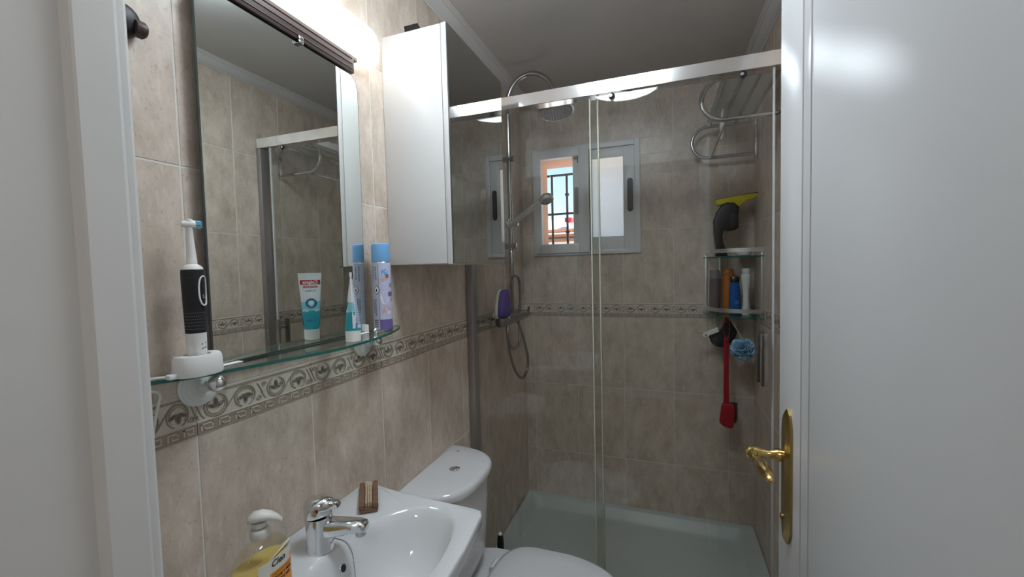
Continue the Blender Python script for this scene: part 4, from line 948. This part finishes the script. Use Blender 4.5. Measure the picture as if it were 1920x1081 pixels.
# towel lying on it
tw = MB(); nx, ny = 26, 34
def towel(i, j, top):
    u_, v_ = i/nx, j/ny; x = .950+u_*.195; y = 1.68+v_*.47
    n_ = noise.noise(Vector((x*14, y*11, 3.1)))*.016+noise.noise(Vector((x*34, y*27, 8)))*.007
    edge = min(u_, 1-u_, v_, 1-v_); h_ = min(1, edge*7)
    z = zt_+.0062+(.004+(.040+n_)*h_**.6 if top else 0)
    return (x+noise.noise(Vector((y*16, 1, 0)))*.008*(1-u_), y, z)
T_ = [towel(i, j, 1) for j in range(ny+1) for i in range(nx+1)]; B_ = [towel(i, j, 0) for j in range(ny+1) for i in range(nx+1)]; k1 = nx+1
tw.add(T_, [(j*k1+i, j*k1+i+1, (j+1)*k1+i+1, (j+1)*k1+i) for j in range(ny) for i in range(nx)], 'cloth_white')
tw.add(B_, [(j*k1+i+k1, j*k1+i+1+k1, j*k1+i+1, j*k1+i) for j in range(ny) for i in range(nx)], 'cloth_white')
ed = [i for i in range(k1)]+[j*k1+nx for j in range(1, ny+1)]+[ny*k1+i for i in range(nx-1, -1, -1)]+[j*k1 for j in range(ny-1, 0, -1)]
tw.add(T_+B_, [(ed[q], ed[(q+1) % len(ed)], ed[(q+1) % len(ed)]+len(T_), ed[q]+len(T_)) for q in range(len(ed))], 'cloth_white')
# corner that hangs down between two bars
fl_ = []
for k in range(9):
    t = k/8; z = zt_+.012-t*.135; y0_ = 1.95+.03*t; wv = .05*(1-t*.75)
    fl_.append([Vector((.9885+.004*math.sin(k+q*1.3)+(.0035 if q >= 6 else 0), y0_+wv*((q if q < 6 else 11-q)/5-.5)*2, z)) for q in range(12)])
tw.loft(fl_, 'cloth_white')
tw.build('bath_towel', None, 60, label='crumpled white towel on the chrome towel rack', cat='towel')

# ------------------------------------------------------------------ corner shelf with its things
cs = thing('corner_shelf', (W, D, 1.17), 'two-tier glass corner shelf with metal rails in the shower', 'shelf')
def quarter(r, n=14, c=(W-.002, D-.002), p=2.6):
    return [(c[0]-r*math.cos(PI/2*k/n)**(2/p), c[1]-r*math.sin(PI/2*k/n)**(2/p)) for k in range(n+1)]
for z in (1.452, 1.180):
    mb = MB(); q_ = quarter(.225)+[(W-.002, D-.002)]; n = len(q_)
    lo = [(*p, z-.006) for p in q_]; hi = [(*p, z) for p in q_]
    mb.add(lo+hi, [tuple(range(n-1, -1, -1)), tuple(range(n, 2*n))], 'shelf_glass'); mb.add(lo+hi, [(k, (k+1) % n, (k+1) % n+n, k+n) for k in range(n)], 'glass_edge'); mb.build('glass_tier', cs, 25)
    mb = MB(); q_ = quarter(.215); qi = quarter(.211); n = len(q_)
    mb.loft([[(*p, z+.016) for p in q_]+[(*p, z+.016) for p in qi[::-1]], [(*p, z+.034) for p in q_]+[(*p, z+.034) for p in qi[::-1]]], 'aluminium'); mb.build('rail', cs, 25)
for (x, y) in ((W-.211, D-.006), (W-.006, D-.205), (W-.150, D-.006)):
    mb = MB(); mb.box((x-.005, y-.004, 1.176), (x+.005, y+.003, 1.486), 'aluminium', .001); mb.build('upright', cs)
TZ, LZ = 1.4525, 1.1805
# window vacuum
wv_ = thing('window_vacuum', (1.02, 2.16, TZ), 'black window vacuum with a yellow head on the upper corner shelf', 'window vacuum')
body_ = [(.984,1.4535),(.983,1.492),(.976,1.564),(.975,1.618),(.988,1.659),(1.01,1.69),(1.034,1.698),(1.06,1.695),(1.082,1.672),(1.077,1.641),(1.079,1.582),(1.066,1.571),(1.039,1.568),(1.018,1.572),(1.012,1.55),(1.015,1.52),(1.024,1.49),(1.034,1.4535)]
mb = MB(); mb.prism(body_, 2.130, 2.190, 'black_plastic', 'Y', .010); mb.build('body', wv_, 50)
yel = [(.980,1.707),(.986,1.715),(1.071,1.726),(1.1515,1.733),(1.156,1.725),(1.143,1.711),(1.107,1.70),(1.089,1.684),(1.081,1.675),(1.063,1.692),(1.034,1.6955),(1.01,1.69),(.991,1.688)]
mb = MB(); mb.prism(yel, 2.140, 2.180, 'yellow_plastic', 'Y', .006); mb.build('suction_head', wv_, 50)
mb = MB(); mb.prism([(.979,1.706),(.981,1.713),(.988,1.718),(1.153,1.7375),(1.158,1.7375),(1.158,1.730),(1.153,1.7335),(.987,1.7145)], 2.152, 2.168, 'rubber_black', 'Y'); mb.build('rubber_lip', wv_)
mb = MB(); mb.prism([(1.040, 1.575), (1.074, 1.588), (1.074, 1.64), (1.045, 1.65)], 2.126, 2.194, 'black_plastic', 'Y', .004); mb.build('tank', wv_)
# soap dish on the upper tier
sdx = thing('soap_dish', (1.105, 2.19, TZ), 'flat pale dish on the upper corner shelf beside the window vacuum', 'soap dish')
mb = MB(); mb.lathe([(.022, .0006), (.030, .004), (.036, .018), (.0385, .034), (.036, .036), (.031, .033), (.026, .012), (.001, .010)], 'bottle_white', (1.105, 2.19, TZ), n=32); mb.build('dish', sdx)
mb = MB(); mb.loft([sring(1.105, 2.19, TZ+z, a, b, 3) for z, a, b in ((.0105, .020, .016), (.015, .022, .018), (.026, .021, .017), (.030, .016, .012))], 'sponge_cream'); mb.build('soap_bar', sdx)
def bottle(name, c, prof_, m, capm, caph, label, cat, sx_=1, sy_=1, parts=('body', 'cap')):
    t = thing(name, (c[0], c[1], LZ), label, cat, 'bottles on the lower corner shelf')
    mb = MB(); mb.lathe(prof_, m, (c[0], c[1], LZ+.0006), n=28, sx=sx_, sy=sy_); mb.build(parts[0], t, 50)
    mb = MB(); mb.lathe(caph, capm, (c[0], c[1], LZ+.0006), n=28, sx=sx_, sy=sy_); mb.build(parts[1], t, 50); return t
bottle('shampoo_bottle', (.985, 2.205), [(.020, 0), (.0235, .003), (.024, .06), (.024, .15), (.022, .165)], 'smoke_plastic', 'grey_plastic', [(.0225, .166), (.0225, .205), (.020, .209)], 'smoky translucent shampoo bottle at the left of the lower shelf', 'bottle')
b3 = bottle('shower_gel_bottle', (1.048, 2.23), [(.017, 0), (.021, .004), (.022, .05), (.022, .17), (.019, .185)], 'orange_plastic', 'orange_plastic', [(.0195, .186), (.0195, .208), (.017, .211)], 'orange shower gel bottle behind the blue bottle', 'bottle', 1.15, .75)
b2 = bottle('shower_gel_bottle', (1.066, 2.165), [(.015, 0), (.021, .005), (.0225, .05), (.0215, .11), (.017, .148)], 'blue_plastic', 'black_plastic', [(.018, .149), (.018, .172), (.015, .175)], 'blue shower gel bottle with a dark cap on the lower shelf', 'bottle', 1.1, .7)
mb = MB(); mb.tube([(1.074+.0055*math.cos(2*PI*k/14), 2.165-.0155, LZ+.058+.0065*math.sin(2*PI*k/14)) for k in range(14)], .0008, 'light_grey', 6, True); mb.build('printed_ring', b2)
bottle('shampoo_bottle', (1.108, 2.140), [(.0145, 0), (.0165, .004), (.0155, .03), (.0128, .065), (.0120, .085), (.0135, .115), (.0175, .145), (.0200, .168), (.0195, .182), (.0165, .190)], 'bottle_white', 'bottle_white', [(.0160, .191), (.0165, .193), (.0165, .211), (.0150, .2135)], 'white waisted bottle nearest the right on the lower shelf', 'bottle')

# ------------------------------------------------------------------ things hanging below the corner shelf
rb = thing('scrubbing_brush', (1.03, 2.15, .65), 'long red brush with dark bristles hanging under the corner shelf', 'brush')
han = [(1.018,1.071),(1.022,1.0735),(1.033,1.0735),(1.0375,1.071),(1.038,.90),(1.0395,.763),(1.016,.761),(1.0165,.90)]
mb = MB(); mb.prism(han, 2.138, 2.154, 'red_plastic', 'Y', .003); hdl = mb.build('handle', rb)
mb = MB(); mb.prism([(1.0275+.0035*math.cos(2*PI*k/12), 1.054+.006*math.sin(2*PI*k/12)) for k in range(12)], 2.1368, 2.1385, 'rubber_black', 'Y'); mb.build('hanging_hole', hdl)
pad = [(1.016,.7612),(1.008,.755),(1.004,.723),(.998,.675),(1.003,.663),(1.018,.652),(1.043,.645),(1.054,.650),(1.059,.66),(1.064,.742),(1.056,.758),(1.043,.764)]
mb = MB(); mb.prism(pad, 2.136, 2.156, 'red_plastic', 'Y', .005); mb.build('paddle', rb)
mb = MB(); random.seed(11)
for i in range(9):
    for j in range(16):
        x = 1.012+i*.0055; z = .664+j*.0062
        if z < .66+(.012 if i < 2 or i > 7 else 0): continue
        mb.lathe([(.0021, 0), (.0026, .040)], 'bristle_black', (0, 0, 0), 'Y', 5)
        M = Matrix.Translation((x, 2.1555, z)) @ Matrix(((1, .62, 0, 0), (0, 1, 0, 0), (0, -.12, 1, 0), (0, 0, 0, 1)))
        nv = 10
        for q in range(len(mb.v)-nv, len(mb.v)): mb.v[q] = tuple(M @ Vector(mb.v[q]))
mb.build('bristles', rb, 0)
mb = MB(); mb.tube(bez([(1.0275, 2.146, 1.058), (1.018, 2.148, 1.10), (1.021, 2.152, 1.150), (1.030, 2.155, 1.172), (1.040, 2.152, 1.150), (1.042, 2.148, 1.10), (1.0285, 2.146, 1.058)], 6), .0016, 'red_plastic', 8); mb.build('hanging_loop', rb)
hkk = thing('shelf_hook', (1.03, 2.165, 1.17), 'dark red hook under the corner shelf above the brush', 'hook')
mb = MB(); mb.tube(bez([(1.03, 2.170, 1.173), (1.03, 2.172, 1.155), (1.03, 2.160, 1.143), (1.03, 2.146, 1.15)], 6), .0045, 'dark_red', 10); mb.sphere((1.03, 2.146, 1.152), .0055, 'dark_red', (1,1,1), 10); mb.build('hook_wire', hkk)
mt = thing('washing_mitt', (1.02, 2.19, 1.02), 'black washing mitt hanging behind the red brush', 'mitt')
mi_ = [(p.x, p.y) for p in bez([(1.027,1.150),(1.047,1.150),(1.066,1.118),(1.078,1.093),(1.064,1.058),(1.036,1.032),(1.008,1.021),(.982,1.028),(.965,1.05),(.961,1.08),(.985,1.095),(1.012,1.108)], 4, True)]
mb = MB(); mb.prism(mi_, 2.176, 2.206, 'mitt_black', 'Y', .009); mb.build('mitt_body', mt, 60)
mb = MB(); mb.tube([(1.036, 2.19, 1.148), (1.034, 2.178, 1.162), (1.031, 2.170, 1.172)], .0018, 'rubber_black', 8); mb.build('loop', mt)
tg = thing('plastic_tag', (.96, 2.16, 1.07), 'small white plastic tag hanging beside the black mitt', 'tag')
mb = MB(); mb.prism([(.926,1.083),(.930,1.088),(.985,1.1165),(.993,1.119),(1.000,1.101),(.994,1.096),(.938,1.070),(.931,1.071)], 2.158, 2.164, 'paper_white', 'Y', .0015); mb.build('tag_body', tg)
mb = MB(); mb.prism([(.942+.0045*math.cos(2*PI*k/12), 1.0805+.0045*math.sin(2*PI*k/12)) for k in range(12)], 2.1572, 2.1585, 'ink_grey', 'Y'); mb.build('tag_print', tg)
mb = MB(); mb.tube([(.984, 2.161, 1.112), (.980, 2.162, 1.140), (.981, 2.164, 1.172)], .0009, 'paper_white', 6); mb.build('string', tg)
pf = thing('bath_pouf', (1.092, 2.11, 1.0), 'light blue mesh bath pouf hanging under the corner shelf', 'bath pouf')
mb = MB(); random.seed(21); pcx = Vector((1.092, 2.115, 1.026))
for q in range(46):
    nrm = Vector((random.gauss(0, 1), random.gauss(0, 1), random.gauss(0, 1))).normalized(); a_ = nrm.orthogonal().normalized(); b_ = nrm.cross(a_)
    c = pcx+nrm*.010*random.uniform(.2, 1); NR, NT = 5, 22; vs = []; ph = random.uniform(0, 6); fr = random.choice((4, 5, 6)); cup = random.uniform(.1, .5)
    for i in range(NR+1):
        r = .050*i/NR*random.uniform(.97, 1.0)
        for k in range(NT):
            t = 2*PI*k/NT; wv2 = .010*math.sin(fr*t+ph)*(i/NR)**1.5; zz_ = wv2+cup*r*i/NR
            p = c+a_*(r*math.cos(t))+b_*(r*math.sin(t))+nrm*zz_; d_ = p-pcx; l = d_.length
            lim = .050+.011*noise.noise(d_.normalized()*3.2+Vector((q*.13, 0, 0)))
            if l > lim: p = pcx+d_*(lim/l)
            vs.append(p)
    mb.add(vs, [(i*NT+k, i*NT+(k+1) % NT, (i+1)*NT+(k+1) % NT, (i+1)*NT+k) for i in range(NR) for k in range(NT)], 'pouf_blue')
mb.build('ruffles', pf, 60)
mb = MB(); mb.tube(bez([(1.092, 2.115, 1.06), (1.078, 2.13, 1.10), (1.06, 2.15, 1.14), (1.045, 2.155, 1.173)], 6), .0012, 'cord_white', 6); mb.build('cord', pf)
